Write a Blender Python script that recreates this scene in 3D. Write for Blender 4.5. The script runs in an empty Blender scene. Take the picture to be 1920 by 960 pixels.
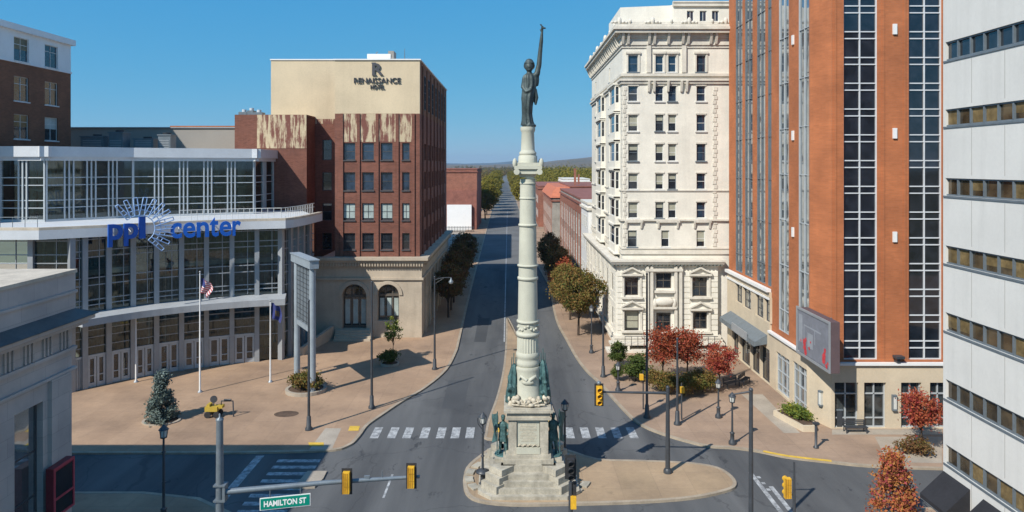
import bpy, bmesh, math, random
import numpy as np
from mathutils import Vector, Matrix

# ------------------------------------------------------------------ scene, camera, light
SC = bpy.context.scene
COL = SC.collection
H = 21.4            # camera height above the square
F0 = 1300.0         # focal length in photograph pixels
cam = bpy.data.cameras.new("camera"); camo = bpy.data.objects.new("camera", cam); COL.objects.link(camo)
cam.sensor_width = 36.0; cam.lens = F0 / 1920 * 36; cam.shift_y = -170 / 1920
cam.clip_start = 0.5; cam.clip_end = 60000
camo.location = (0, 0, H); camo.rotation_euler = (math.radians(90), 0, 0)
SC.camera = camo
SUN_EL = math.radians(42); SUN_AZ = math.atan2(-0.67, -0.74)     # azimuth of the sun from +Y towards +X
world = bpy.data.worlds.new("World"); SC.world = world; world.use_nodes = True
wn = world.node_tree
sky = wn.nodes.new("ShaderNodeTexSky"); sky.sky_type = 'NISHITA'; sky.sun_disc = False
sky.sun_elevation = SUN_EL; sky.sun_rotation = SUN_AZ
sky.altitude = 4000; sky.air_density = 1.5; sky.dust_density = 0.0; sky.ozone_density = 10
bg = wn.nodes["Background"]; bg.inputs[1].default_value = 0.11
# the clear autumn sky of the photograph: per-channel response of the sky colour
sp_ = wn.nodes.new("ShaderNodeSeparateColor"); cb_ = wn.nodes.new("ShaderNodeCombineColor"); wn.links.new(sky.outputs[0], sp_.inputs[0])
for i_, (g_, k_) in enumerate(((0.95, 0.42), (0.40, 1.57), (0.12, 3.55))):
    p_ = wn.nodes.new("ShaderNodeMath"); p_.operation = 'POWER'; p_.inputs[1].default_value = g_
    m_ = wn.nodes.new("ShaderNodeMath"); m_.operation = 'MULTIPLY'; m_.inputs[1].default_value = k_
    wn.links.new(sp_.outputs[i_], p_.inputs[0]); wn.links.new(p_.outputs[0], m_.inputs[0]); wn.links.new(m_.outputs[0], cb_.inputs[i_])
wn.links.new(cb_.outputs[0], bg.inputs[0])
sl = bpy.data.lights.new("sun", 'SUN'); slo = bpy.data.objects.new("sun", sl); COL.objects.link(slo)
sl.energy = 4.0; sl.angle = math.radians(0.5); sl.color = (1.0, 0.95, 0.86)
sdir = Vector((math.sin(SUN_AZ) * math.cos(SUN_EL), math.cos(SUN_AZ) * math.cos(SUN_EL), math.sin(SUN_EL)))
slo.rotation_euler = sdir.to_track_quat('Z', 'Y').to_euler(); slo.location = (-60, -60, 90)
SC.view_settings.view_transform = 'Standard'; SC.view_settings.look = 'None'
SC.view_settings.gamma = 1.0; SC.view_settings.use_curve_mapping = False
SC.view_settings.exposure = 0.52
SC.render.engine = 'CYCLES'
SC.cycles.use_denoising = True
SC.cycles.max_bounces = 8; SC.cycles.transparent_max_bounces = 16
SC.cycles.caustics_reflective = False; SC.cycles.caustics_refractive = False
random.seed(7)

# ------------------------------------------------------------------ measuring helpers
def X(px, Y): return (px - 960) / F0 * Y
def Z(py, Y): return H + (310 - py) / F0 * Y
def G(px, py):
    Y = H * F0 / (py - 310)
    return (X(px, Y), Y)
def YX(px, x): return x * F0 / (px - 960)      # depth at which a plane X = x shows at px

# ------------------------------------------------------------------ materials
MATS = {}
def new_mat(name):
    m = bpy.data.materials.new(name); m.use_nodes = True
    return m, m.node_tree, m.node_tree.nodes["Principled BSDF"]
def rgb(c): return (c[0], c[1], c[2], 1)
def mixc(nt, fac, a, b, blend='MIX'):
    n = nt.nodes.new("ShaderNodeMix"); n.data_type = 'RGBA'; n.blend_type = blend
    for s, v in ((n.inputs[0], fac), (n.inputs[6], a), (n.inputs[7], b)):
        if isinstance(v, bpy.types.NodeSocket): nt.links.new(v, s)
        else: s.default_value = v if isinstance(v, (int, float)) else rgb(v)
    return n.outputs[2]
def noise(nt, scale, detail=4, stretch=(1, 1, 1), obj=False, rough=0.6):
    if obj:
        tc = nt.nodes.new("ShaderNodeTexCoord"); src = tc.outputs["Object"]
    else:
        g = nt.nodes.new("ShaderNodeNewGeometry"); src = g.outputs["Position"]
    mp = nt.nodes.new("ShaderNodeMapping"); mp.inputs["Scale"].default_value = stretch
    nt.links.new(src, mp.inputs[0])
    n = nt.nodes.new("ShaderNodeTexNoise"); n.inputs["Scale"].default_value = scale
    n.inputs["Detail"].default_value = detail; n.inputs["Roughness"].default_value = rough
    nt.links.new(mp.outputs[0], n.inputs["Vector"])
    return n.outputs["Fac"]
def ramp(nt, fac, lo, hi):
    n = nt.nodes.new("ShaderNodeMapRange"); n.inputs[1].default_value = lo; n.inputs[2].default_value = hi
    nt.links.new(fac, n.inputs[0]); return n.outputs[0]
def mat(name, c, rough=0.8, var=0.18, scale=0.6, fine=9.0, bump=0.0, metal=0.0, streak=0.0, spec=0.35, tint=None, obj=False):
    m, nt, b = new_mat(name)
    lo = [x * (1 - var) for x in c]; hi = [min(1, x * (1 + var)) for x in c]
    if tint: lo = tint
    f1 = ramp(nt, noise(nt, scale, 5, obj=obj), 0.3, 0.7)
    col = mixc(nt, f1, lo, hi)
    f2 = noise(nt, fine, 3, obj=obj)
    g = mixc(nt, ramp(nt, f2, 0.25, 0.75), (1 - var * .7,) * 3, (1 + var * .5,) * 3)
    col = mixc(nt, 1.0, col, g, 'MULTIPLY')
    if streak:
        s = ramp(nt, noise(nt, 1.6, 4, (1, 1, 0.06), obj=obj), 0.5, 0.72)
        n = nt.nodes.new("ShaderNodeMath"); n.operation = 'MULTIPLY'; n.inputs[1].default_value = streak
        nt.links.new(s, n.inputs[0])
        col = mixc(nt, n.outputs[0], col, [x * .45 for x in c])
    nt.links.new(col, b.inputs["Base Color"])
    b.inputs["Roughness"].default_value = rough; b.inputs["Metallic"].default_value = metal
    b.inputs["Specular IOR Level"].default_value = spec
    if bump:
        bn = nt.nodes.new("ShaderNodeBump"); bn.inputs["Strength"].default_value = bump; bn.inputs["Distance"].default_value = 0.05
        nt.links.new(f2, bn.inputs["Height"]); nt.links.new(bn.outputs[0], b.inputs["Normal"])
    MATS[name] = m
    return m
def coursed(name, c, mortar, w, h, var=0.2, rough=0.85, rot=0, streak=0.0, mscale=0.015):
    """masonry: brick texture on world position, mapped on both kinds of walls by x+y and z"""
    m, nt, b = new_mat(name)
    g = nt.nodes.new("ShaderNodeNewGeometry"); sp = nt.nodes.new("ShaderNodeSeparateXYZ"); nt.links.new(g.outputs["Position"], sp.inputs[0])
    ad = nt.nodes.new("ShaderNodeMath"); ad.operation = 'ADD'; nt.links.new(sp.outputs[0], ad.inputs[0]); nt.links.new(sp.outputs[1], ad.inputs[1])
    cb = nt.nodes.new("ShaderNodeCombineXYZ"); nt.links.new(ad.outputs[0], cb.inputs[0]); nt.links.new(sp.outputs[2], cb.inputs[1])
    br = nt.nodes.new("ShaderNodeTexBrick"); nt.links.new(cb.outputs[0], br.inputs["Vector"])
    br.inputs["Scale"].default_value = 1; br.inputs["Brick Width"].default_value = w; br.inputs["Row Height"].default_value = h
    br.inputs["Mortar Size"].default_value = mscale
    br.inputs["Color1"].default_value = rgb([x * (1 - var) for x in c]); br.inputs["Color2"].default_value = rgb([x * (1 + var) for x in c])
    br.inputs["Mortar"].default_value = rgb(mortar)
    f = ramp(nt, noise(nt, 0.35, 5), 0.3, 0.7)
    col = mixc(nt, 1.0, br.outputs[0], mixc(nt, f, (.78, .78, .8), (1.12, 1.1, 1.08)), 'MULTIPLY')
    if streak:
        s = ramp(nt, noise(nt, 1.3, 4, (1, 1, 0.07)), 0.5, 0.75)
        n = nt.nodes.new("ShaderNodeMath"); n.operation = 'MULTIPLY'; n.inputs[1].default_value = streak
        nt.links.new(s, n.inputs[0]); col = mixc(nt, n.outputs[0], col, [x * .5 for x in c])
    nt.links.new(col, b.inputs["Base Color"]); b.inputs["Roughness"].default_value = rough
    b.inputs["Specular IOR Level"].default_value = 0.25
    MATS[name] = m
    return m
def glass(name, c, rough=0.04, metal=0.0, wave=0.25, wscale=0.5, var=0.5):
    m, nt, b = new_mat(name)
    f = ramp(nt, noise(nt, 0.9, 3), 0.35, 0.65)
    nt.links.new(mixc(nt, f, [x * (1 - var) for x in c], [x * (1 + var) for x in c]), b.inputs["Base Color"])
    b.inputs["Roughness"].default_value = rough; b.inputs["Metallic"].default_value = metal
    b.inputs["Specular IOR Level"].default_value = 0.95
    bn = nt.nodes.new("ShaderNodeBump"); bn.inputs["Strength"].default_value = wave; bn.inputs["Distance"].default_value = 0.02
    nt.links.new(noise(nt, wscale, 1), bn.inputs["Height"]); nt.links.new(bn.outputs[0], b.inputs["Normal"])
    MATS[name] = m
    return m
def leafmat(name, cols, trans=0.25):
    m, nt, b = new_mat(name)
    g = nt.nodes.new("ShaderNodeNewGeometry")
    cr = nt.nodes.new("ShaderNodeValToRGB"); e = cr.color_ramp.elements
    while len(e) < len(cols): e.new(0.5)
    for i, c in enumerate(cols):
        e[i].position = i / (len(cols) - 1); e[i].color = rgb(c)
    n1 = ramp(nt, noise(nt, 0.7, 2), 0.3, 0.7)
    mx = nt.nodes.new("ShaderNodeMath"); mx.operation = 'MULTIPLY_ADD'; mx.inputs[1].default_value = 0.5
    h = nt.nodes.new("ShaderNodeMath"); h.operation = 'MULTIPLY'; h.inputs[1].default_value = 0.5
    nt.links.new(n1, h.inputs[0]); nt.links.new(g.outputs["Random Per Island"], mx.inputs[0]); nt.links.new(h.outputs[0], mx.inputs[2])
    nt.links.new(mx.outputs[0], cr.inputs[0])
    nt.links.new(cr.outputs[0], b.inputs["Base Color"]); b.inputs["Roughness"].default_value = 0.7
    b.inputs["Specular IOR Level"].default_value = 0.2
    t = nt.nodes.new("ShaderNodeBsdfTranslucent"); nt.links.new(cr.outputs[0], t.inputs[0])
    ms = nt.nodes.new("ShaderNodeMixShader"); ms.inputs[0].default_value = trans
    nt.links.new(b.outputs[0], ms.inputs[1]); nt.links.new(t.outputs[0], ms.inputs[2])
    nt.links.new(ms.outputs[0], nt.nodes["Material Output"].inputs[0])
    MATS[name] = m
    return m

mat('asphalt', (0.062, 0.064, 0.066), 0.9, 0.16, 0.12, 6, 0.15)
mat('asphalt_old_haze', (0.135, 0.137, 0.136), 0.9, 0.22, 0.12, 5, 0.1)
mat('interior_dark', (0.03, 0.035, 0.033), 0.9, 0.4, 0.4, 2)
mat('asphalt_new', (0.064, 0.067, 0.071), 0.9, 0.15, 0.1, 6, 0.1)
# the square's asphalt: worn lanes and tyre-dark patches
def asphalt_mat():
    m, nt, b = new_mat('street_asphalt')
    c = mixc(nt, ramp(nt, noise(nt, 0.25, 5, (1, 0.10, 1)), 0.36, 0.64), (0.070, 0.072, 0.075), (0.128, 0.129, 0.129))
    c = mixc(nt, 1.0, c, mixc(nt, noise(nt, 14, 3), (.8, .8, .8), (1.2, 1.2, 1.2)), 'MULTIPLY')
    cr = noise(nt, 0.5, 8, (1, .5, 1), rough=.75)
    c = mixc(nt, ramp(nt, cr, 0.60, 0.64), c, (0.05, 0.052, 0.056))
    g = nt.nodes.new("ShaderNodeNewGeometry"); wb_ = nt.nodes.new("ShaderNodeTexNoise"); wb_.inputs["Scale"].default_value = 0.35; wb_.inputs["Detail"].default_value = 5
    va = nt.nodes.new("ShaderNodeVectorMath"); va.operation = 'MULTIPLY_ADD'; va.inputs[1].default_value = (3.0, 3.0, 0)
    nt.links.new(g.outputs["Position"], wb_.inputs["Vector"]); nt.links.new(wb_.outputs["Color"], va.inputs[0]); nt.links.new(g.outputs["Position"], va.inputs[2])
    vo = nt.nodes.new("ShaderNodeTexVoronoi"); vo.feature = 'DISTANCE_TO_EDGE'; vo.inputs["Scale"].default_value = 0.13; nt.links.new(va.outputs[0], vo.inputs["Vector"])
    c = mixc(nt, ramp(nt, vo.outputs["Distance"], 0.007, 0.003), c, mixc(nt, 0.35, c, (0.035, 0.036, 0.038)))      # sealed cracks
    c = mixc(nt, ramp(nt, noise(nt, 0.11, 4), 0.56, 0.66), c, mixc(nt, 0.28, c, (0.045, 0.047, 0.05)))
    nt.links.new(c, b.inputs["Base Color"]); b.inputs["Roughness"].default_value = 0.88; b.inputs["Specular IOR Level"].default_value = 0.25
    MATS['street_asphalt'] = m
asphalt_mat()
def paver_mat(name, c1, c2, mort):
    m, nt, b = new_mat(name)
    g = nt.nodes.new("ShaderNodeNewGeometry")
    br = nt.nodes.new("ShaderNodeTexBrick"); nt.links.new(g.outputs["Position"], br.inputs["Vector"])
    br.inputs["Scale"].default_value = 1; br.inputs["Brick Width"].default_value = 2.4; br.inputs["Row Height"].default_value = 2.4
    br.inputs["Mortar Size"].default_value = 0.03; br.offset = 0.0
    br.inputs["Color1"].default_value = rgb(c1); br.inputs["Color2"].default_value = rgb(c2); br.inputs["Mortar"].default_value = rgb(mort)
    c = mixc(nt, ramp(nt, noise(nt, 0.18, 5), 0.32, 0.68), (.74, .73, .74), (1.16, 1.14, 1.11))
    c = mixc(nt, 1.0, br.outputs[0], c, 'MULTIPLY')
    c = mixc(nt, 1.0, c, mixc(nt, noise(nt, 4, 4), (.84, .84, .84), (1.15, 1.15, 1.15)), 'MULTIPLY')
    c = mixc(nt, ramp(nt, noise(nt, 0.45, 7, rough=.7), 0.6, 0.72), c, [x * .72 for x in c1])
    nt.links.new(c, b.inputs["Base Color"]); b.inputs["Roughness"].default_value = 0.85; b.inputs["Specular IOR Level"].default_value = 0.25
    MATS[name] = m
paver_mat('plaza_pavers', (0.335, 0.228, 0.152), (0.365, 0.25, 0.168), (0.305, 0.21, 0.142))
paver_mat('east_pavers', (0.325, 0.232, 0.165), (0.355, 0.255, 0.185), (0.295, 0.212, 0.152))
paver_mat('island_pavers', (0.34, 0.25, 0.16), (0.37, 0.27, 0.175), (0.315, 0.232, 0.152))
mat('concrete', (0.36, 0.31, 0.25), 0.85, 0.16, 0.5, 8)
mat('kerb_stone', (0.34, 0.28, 0.21), 0.85, 0.2, 0.8, 8)
def worn_paint():
    m, nt, b = new_mat('road_white')
    f = ramp(nt, noise(nt, 2.2, 8, rough=.75), 0.40, 0.60)
    c = mixc(nt, f, (0.17, 0.175, 0.18), (0.46, 0.47, 0.47))
    nt.links.new(c, b.inputs["Base Color"]); b.inputs["Roughness"].default_value = 0.8; MATS['road_white'] = m
worn_paint()
mat('road_yellow', (0.62, 0.40, 0.06), 0.7, 0.2, 2.0, 14)
mat('soil', (0.10, 0.065, 0.045), 0.95, 0.3, 2, 12)
mat('field', (0.10, 0.10, 0.055), 0.95, 0.4, 0.02, 0.3)
coursed('hotel_brick', (0.185, 0.072, 0.050), (0.20, 0.11, 0.085), 0.42, 0.14, 0.18, streak=0.3)
coursed('dark_brick', (0.20, 0.085, 0.045), (0.2, 0.11, 0.075), 0.42, 0.14, 0.15)
coursed('tower_brick', (0.43, 0.147, 0.060), (0.40, 0.16, 0.08), 0.42, 0.14, 0.09, streak=0.12)
coursed('row_brick', (0.30, 0.12, 0.08), (0.3, 0.16, 0.12), 0.5, 0.16, 0.2, streak=0.4)
coursed('row_brick_pale', (0.36, 0.17, 0.12), (0.3, 0.2, 0.15), 0.5, 0.16, 0.2, streak=0.5)
mat('hotel_cream', (0.60, 0.49, 0.335), 0.85, 0.10, 0.25, 5, streak=0.10)
mat('hotel_stone', (0.44, 0.37, 0.285), 0.85, 0.14, 0.4, 6, streak=0.2)
mat('white_stone', (0.73, 0.695, 0.61), 0.8, 0.09, 0.5, 5, streak=0.12)
mat('white_trim', (0.64, 0.60, 0.52), 0.8, 0.13, 0.9, 8, streak=0.2)
mat('office_panel', (0.64, 0.625, 0.59), 0.75, 0.05, 0.3, 5, streak=0.14)
mat('tower_stone', (0.56, 0.47, 0.345), 0.85, 0.09, 0.5, 6)
coursed('bank_stone', (0.46, 0.42, 0.39), (0.34, 0.31, 0.29), 1.9, 0.95, 0.05, mscale=0.012, streak=0.12)
mat('bank_roof', (0.10, 0.095, 0.09), 0.6, 0.2, 0.6, 6)
mat('gravel_roof', (0.52, 0.45, 0.36), 0.9, 0.2, 0.8, 9)
mat('grey_panel', (0.28, 0.26, 0.235), 0.8, 0.05, 0.3, 4)
mat('pale_panel', (0.54, 0.56, 0.58), 0.6, 0.06, 0.5, 5)
mat('canopy_panel', (0.36, 0.375, 0.39), 0.6, 0.08, 0.5, 5, streak=0.2)
mat('aluminium', (0.33, 0.35, 0.37), 0.45, 0.08, 0.7, 6, metal=0.25)
mat('white_panel', (0.74, 0.74, 0.73), 0.55, 0.05, 0.5, 5)
mat('tower_mullion', (0.58, 0.60, 0.62), 0.5, 0.06, 1, 6)
mat('mullion', (0.46, 0.49, 0.51), 0.45, 0.06, 1, 6, metal=0.2)
mat('white_frame', (0.62, 0.62, 0.60), 0.5, 0.08, 1, 6)
mat('dark_frame', (0.07, 0.07, 0.075), 0.5, 0.15, 1, 6)
mat('bronze_frame', (0.10, 0.085, 0.07), 0.5, 0.15, 1, 6)
mat('black_metal', (0.045, 0.05, 0.058), 0.45, 0.2, 2, 10, spec=0.5)
mat('grey_metal', (0.16, 0.19, 0.215), 0.45, 0.14, 2, 10, metal=0.2, spec=0.5)
mat('blue_steel', (0.31, 0.36, 0.40), 0.45, 0.10, 1, 6, metal=0.2)
mat('signal_yellow', (0.72, 0.40, 0.03), 0.5, 0.15, 4, 15)
mat('signal_gold', (0.40, 0.20, 0.02), 0.5, 0.2, 4, 15)
mat('signal_black', (0.03, 0.03, 0.032), 0.6, 0.2, 4, 15)
mat('lens_dark', (0.10, 0.07, 0.03), 0.3, 0.3, 4, 15)
mat('lamp_glass', (0.6, 0.6, 0.56), 0.3, 0.05, 4, 15)
mat('sign_blue', (0.010, 0.105, 0.48), 0.4, 0.08, 2, 8)
mat('sign_pale', (0.36, 0.53, 0.82), 0.4, 0.06, 2, 8)
mat('sign_dark', (0.07, 0.07, 0.08), 0.5, 0.15, 2, 8)
mat('sign_green', (0.0, 0.23, 0.16), 0.4, 0.06, 2, 8)
mat('letter_white', (0.8, 0.8, 0.78), 0.5, 0.04, 2, 8)
mat('sign_red', (0.18, 0.025, 0.035), 0.4, 0.1, 2, 8)
mat('screen_black', (0.015, 0.016, 0.02), 0.25, 0.3, 2, 8)
mat('billboard_white', (0.80, 0.80, 0.80), 0.6, 0.03, 0.5, 5)
mat('billboard_grey', (0.19, 0.20, 0.23), 0.6, 0.14, 0.9, 3)
mat('billboard_pale', (0.28, 0.30, 0.33), 0.6, 0.08, 0.9, 3)
mat('billboard_red', (0.55, 0.05, 0.06), 0.6, 0.2, 2, 8)
mat('billboard_back', (0.11, 0.075, 0.08), 0.7, 0.1, 1, 8)
mat('red_tile', (0.50, 0.16, 0.085), 0.8, 0.16, 0.8, 6)
mat('red_roofing', (0.25, 0.10, 0.075), 0.85, 0.25, 0.5, 4)
mat('awning_black', (0.022, 0.022, 0.026), 0.85, 0.2, 1, 8)
mat('copper_green', (0.17, 0.19, 0.17), 0.6, 0.2, 1, 8)
mat('statue_bronze', (0.065, 0.085, 0.085), 0.55, 0.35, 1.6, 9, metal=0.35, streak=0.35)
mat('verdigris', (0.065, 0.135, 0.135), 0.6, 0.5, 2.2, 10, metal=0.2, streak=0.4)
mat('granite', (0.50, 0.49, 0.40), 0.75, 0.10, 0.6, 14, streak=0.10)
mat('granite_pale', (0.40, 0.365, 0.295), 0.8, 0.26, 1.1, 9, streak=0.6)
mat('granite_carved', (0.50, 0.44, 0.34), 0.8, 0.35, 3.5, 12, streak=0.2, bump=0.5)
mat('bark', (0.075, 0.055, 0.042), 0.9, 0.3, 3, 14)
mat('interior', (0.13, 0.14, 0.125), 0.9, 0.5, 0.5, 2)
mat('interior_slab', (0.26, 0.27, 0.24), 0.9, 0.3, 0.5, 2)
mat('interior_ceiling', (0.55, 0.20, 0.08), 0.7, 0.5, 0.8, 3)
mat('blind_cream', (0.36, 0.355, 0.28), 0.35, 0.12, 0.6, 5)
mat('blind_green', (0.36, 0.42, 0.40), 0.3, 0.2, 0.6, 5)
mat('gold_reflection_emblem', (0.17, 0.12, 0.055), 0.2, 0.5, 0.9, 4)  # gold of reflections painted on window panels; the flag emblem shares it
mat('flag_red', (0.42, 0.06, 0.08), 0.8, 0.1, 2, 8)
mat('flag_white', (0.6, 0.58, 0.58), 0.8, 0.1, 2, 8)
mat('flag_blue', (0.035, 0.045, 0.16), 0.8, 0.15, 2, 8)
mat('machine_yellow', (0.45, 0.32, 0.05), 0.5, 0.1, 2, 8)
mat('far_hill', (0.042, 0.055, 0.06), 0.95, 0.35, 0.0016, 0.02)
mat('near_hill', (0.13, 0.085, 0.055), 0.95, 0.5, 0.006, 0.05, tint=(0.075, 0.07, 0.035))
def streak_mat():
    """old cream paint flaking off brick in runs from the parapet"""
    m, nt, b = new_mat('flaking_paint')
    a = noise(nt, 1.5, 6, (1, 1, 0.10), rough=.7); bz = noise(nt, 0.9, 5, (1, 1, 0.5), rough=.7)
    ad = nt.nodes.new("ShaderNodeMath"); ad.operation = 'MULTIPLY_ADD'; ad.inputs[1].default_value = 0.7
    hf = nt.nodes.new("ShaderNodeMath"); hf.operation = 'MULTIPLY'; hf.inputs[1].default_value = 0.3
    nt.links.new(bz, hf.inputs[0]); nt.links.new(a, ad.inputs[0]); nt.links.new(hf.outputs[0], ad.inputs[2])
    f = ramp(nt, ad.outputs[0], 0.47, 0.53)
    brick = mixc(nt, noise(nt, 6, 3), (0.13, 0.045, 0.035), (0.22, 0.085, 0.06))
    paint = mixc(nt, noise(nt, 3, 4), (0.40, 0.31, 0.19), (0.62, 0.52, 0.36))
    nt.links.new(mixc(nt, f, brick, paint), b.inputs["Base Color"]); b.inputs["Roughness"].default_value = 0.85
    MATS['flaking_paint'] = m
streak_mat()
glass('window_dark', (0.016, 0.020, 0.026), 0.05, 0.0, 0.2, 0.7)
glass('window_blue', (0.02, 0.035, 0.06), 0.04, 0.0, 0.15, 0.5)
glass('tower_glass', (0.014, 0.016, 0.022), 0.04, 0.0, 0.12, 0.5)
glass('mirror_glass', (0.36, 0.39, 0.41), 0.03, 0.8, 0.9, 0.5, 0.15)
glass('gold_glass', (0.07, 0.05, 0.028), 0.06, 0.1, 0.2, 0.6, 0.6)
glass('shop_glass', (0.03, 0.036, 0.038), 0.05, 0.0, 0.2, 0.5, 0.6)
def clear_glass():
    m, nt, b = new_mat('clear_glass')
    nt.nodes.remove(b)
    gl = nt.nodes.new("ShaderNodeBsdfGlossy"); gl.inputs["Roughness"].default_value = 0.03; gl.inputs[0].default_value = (.85, .95, .95, 1)
    tr = nt.nodes.new("ShaderNodeBsdfTransparent"); tr.inputs[0].default_value = (0.74, 0.82, 0.79, 1)
    fr = nt.nodes.new("ShaderNodeFresnel"); fr.inputs[0].default_value = 1.9
    ms = nt.nodes.new("ShaderNodeMixShader")
    nt.links.new(fr.outputs[0], ms.inputs[0]); nt.links.new(tr.outputs[0], ms.inputs[1]); nt.links.new(gl.outputs[0], ms.inputs[2])
    nt.links.new(ms.outputs[0], nt.nodes["Material Output"].inputs[0])
    MATS['clear_glass'] = m
clear_glass()
leafmat('leaf_green', [(0.04, 0.065, 0.016), (0.075, 0.11, 0.024), (0.14, 0.15, 0.035)])
leafmat('leaf_turning', [(0.06, 0.085, 0.022), (0.12, 0.13, 0.03), (0.26, 0.14, 0.045), (0.13, 0.15, 0.035)])
leafmat('leaf_olive', [(0.12, 0.125, 0.020), (0.21, 0.18, 0.028), (0.29, 0.21, 0.035)])
leafmat('leaf_red', [(0.16, 0.022, 0.022), (0.34, 0.05, 0.045), (0.42, 0.13, 0.05), (0.30, 0.04, 0.06)])
leafmat('leaf_orange', [(0.14, 0.05, 0.02), (0.30, 0.085, 0.03), (0.38, 0.07, 0.045), (0.12, 0.10, 0.03)])
leafmat('leaf_mixed', [(0.30, 0.05, 0.07), (0.45, 0.10, 0.06), (0.42, 0.21, 0.05), (0.36, 0.06, 0.08), (0.18, 0.12, 0.03)])
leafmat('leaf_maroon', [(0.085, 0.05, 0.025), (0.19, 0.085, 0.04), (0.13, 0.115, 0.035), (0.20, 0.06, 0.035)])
leafmat('leaf_spruce', [(0.07, 0.10, 0.085), (0.13, 0.17, 0.15), (0.19, 0.235, 0.215)], 0.1)
leafmat('leaf_flower', [(0.05, 0.09, 0.02), (0.10, 0.15, 0.03), (0.28, 0.27, 0.03)])
M = MATS

# ------------------------------------------------------------------ mesh builder
def wloc(o):
    v = Vector((0, 0, 0))
    while o is not None:
        v = v + o.location; o = o.parent
    return v
class FR:
    """frame of a facade: origin on the ground, u along the wall, n outward"""
    def __init__(s, o, u, n): s.o = Vector(o); s.u = Vector(u).normalized(); s.n = Vector(n).normalized()
    def p(s, u, v, d): return s.o + s.u * u + Vector((0, 0, v)) + s.n * d
class MB:
    def __init__(s): s.v = []; s.f = []; s.smooth = set()
    def add(s, vs, fs, smooth=False):
        b = len(s.v); s.v += [tuple(x) for x in vs]
        for f in fs:
            if smooth: s.smooth.add(len(s.f))
            s.f.append([b + i for i in f])
    def hexa(s, c):
        s.add(c, [(0, 3, 2, 1), (4, 5, 6, 7), (0, 1, 5, 4), (1, 2, 6, 5), (2, 3, 7, 6), (3, 0, 4, 7)])
    def box(s, x0, x1, y0, y1, z0, z1):
        s.hexa([(x0, y0, z0), (x1, y0, z0), (x1, y1, z0), (x0, y1, z0), (x0, y0, z1), (x1, y0, z1), (x1, y1, z1), (x0, y1, z1)])
    def fb(s, F, u0, u1, v0, v1, d0, d1):
        s.hexa([F.p(u0, v0, d0), F.p(u1, v0, d0), F.p(u1, v0, d1), F.p(u0, v0, d1), F.p(u0, v1, d0), F.p(u1, v1, d0), F.p(u1, v1, d1), F.p(u0, v1, d1)])
    def quad(s, a, b, c, d): s.add([a, b, c, d], [(0, 1, 2, 3)])
    def fq(s, F, u0, u1, v0, v1, d): s.quad(F.p(u0, v0, d), F.p(u1, v0, d), F.p(u1, v1, d), F.p(u0, v1, d))
    def poly(s, pts): s.add(pts, [tuple(range(len(pts)))])
    def prism(s, pts, z0, z1):
        n = len(pts)
        s.add([(p[0], p[1], z0) for p in pts] + [(p[0], p[1], z1) for p in pts],
              [tuple(reversed(range(n))), tuple(range(n, 2 * n))] + [(i, (i + 1) % n, n + (i + 1) % n, n + i) for i in range(n)])
    def tube(s, pts, rad, n=10, caps=True, smooth=True):
        pts = [Vector(p) for p in pts]
        if not isinstance(rad, (list, tuple)): rad = [rad] * len(pts)
        vs = []; prev = None
        for i, p in enumerate(pts):
            t = (pts[min(i + 1, len(pts) - 1)] - pts[max(i - 1, 0)]).normalized()
            if prev is None:
                a = Vector((1, 0, 0)) if abs(t.x) < 0.9 else Vector((0, 1, 0))
            else: a = prev
            a = (a - t * a.dot(t)).normalized(); prev = a; b = t.cross(a)
            for k in range(n):
                w = 2 * math.pi * k / n
                vs.append(p + (a * math.cos(w) + b * math.sin(w)) * rad[i])
        fs = []
        for i in range(len(pts) - 1):
            for k in range(n):
                fs.append((i * n + k, i * n + (k + 1) % n, (i + 1) * n + (k + 1) % n, (i + 1) * n + k))
        s.add(vs, fs, smooth)
        if caps:
            m = len(pts) - 1
            s.add([vs[k] for k in range(n)], [tuple(reversed(range(n)))])
            s.add([vs[m * n + k] for k in range(n)], [tuple(range(n))])
    def lathe(s, c, prof, n=24, smooth=True, flute=0, rot=0.0):
        vs = []
        for r, z in prof:
            for k in range(n):
                w = 2 * math.pi * k / n + rot
                rr = r * (1 - (flute if k % 2 else 0))
                vs.append((c[0] + rr * math.cos(w), c[1] + rr * math.sin(w), z))
        fs = []
        for i in range(len(prof) - 1):
            for k in range(n):
                fs.append((i * n + k, i * n + (k + 1) % n, (i + 1) * n + (k + 1) % n, (i + 1) * n + k))
        s.add(vs, fs, smooth)
        s.add(vs[:n], [tuple(reversed(range(n)))]); s.add(vs[-n:], [tuple(range(n))])
    def ball(s, c, r, n=10, m=7):
        if not isinstance(r, (list, tuple)): r = (r, r, r)
        vs = [(c[0], c[1], c[2] - r[2])]
        for i in range(1, m):
            a = -math.pi / 2 + math.pi * i / m
            for k in range(n):
                w = 2 * math.pi * k / n
                vs.append((c[0] + r[0] * math.cos(a) * math.cos(w), c[1] + r[1] * math.cos(a) * math.sin(w), c[2] + r[2] * math.sin(a)))
        vs.append((c[0], c[1], c[2] + r[2])); t = len(vs) - 1
        fs = [(0, 1 + (k + 1) % n, 1 + k) for k in range(n)]
        for i in range(m - 2):
            for k in range(n):
                fs.append((1 + i * n + k, 1 + i * n + (k + 1) % n, 1 + (i + 1) * n + (k + 1) % n, 1 + (i + 1) * n + k))
        fs += [(1 + (m - 2) * n + k, 1 + (m - 2) * n + (k + 1) % n, t) for k in range(n)]
        s.add(vs, fs, True)
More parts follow.
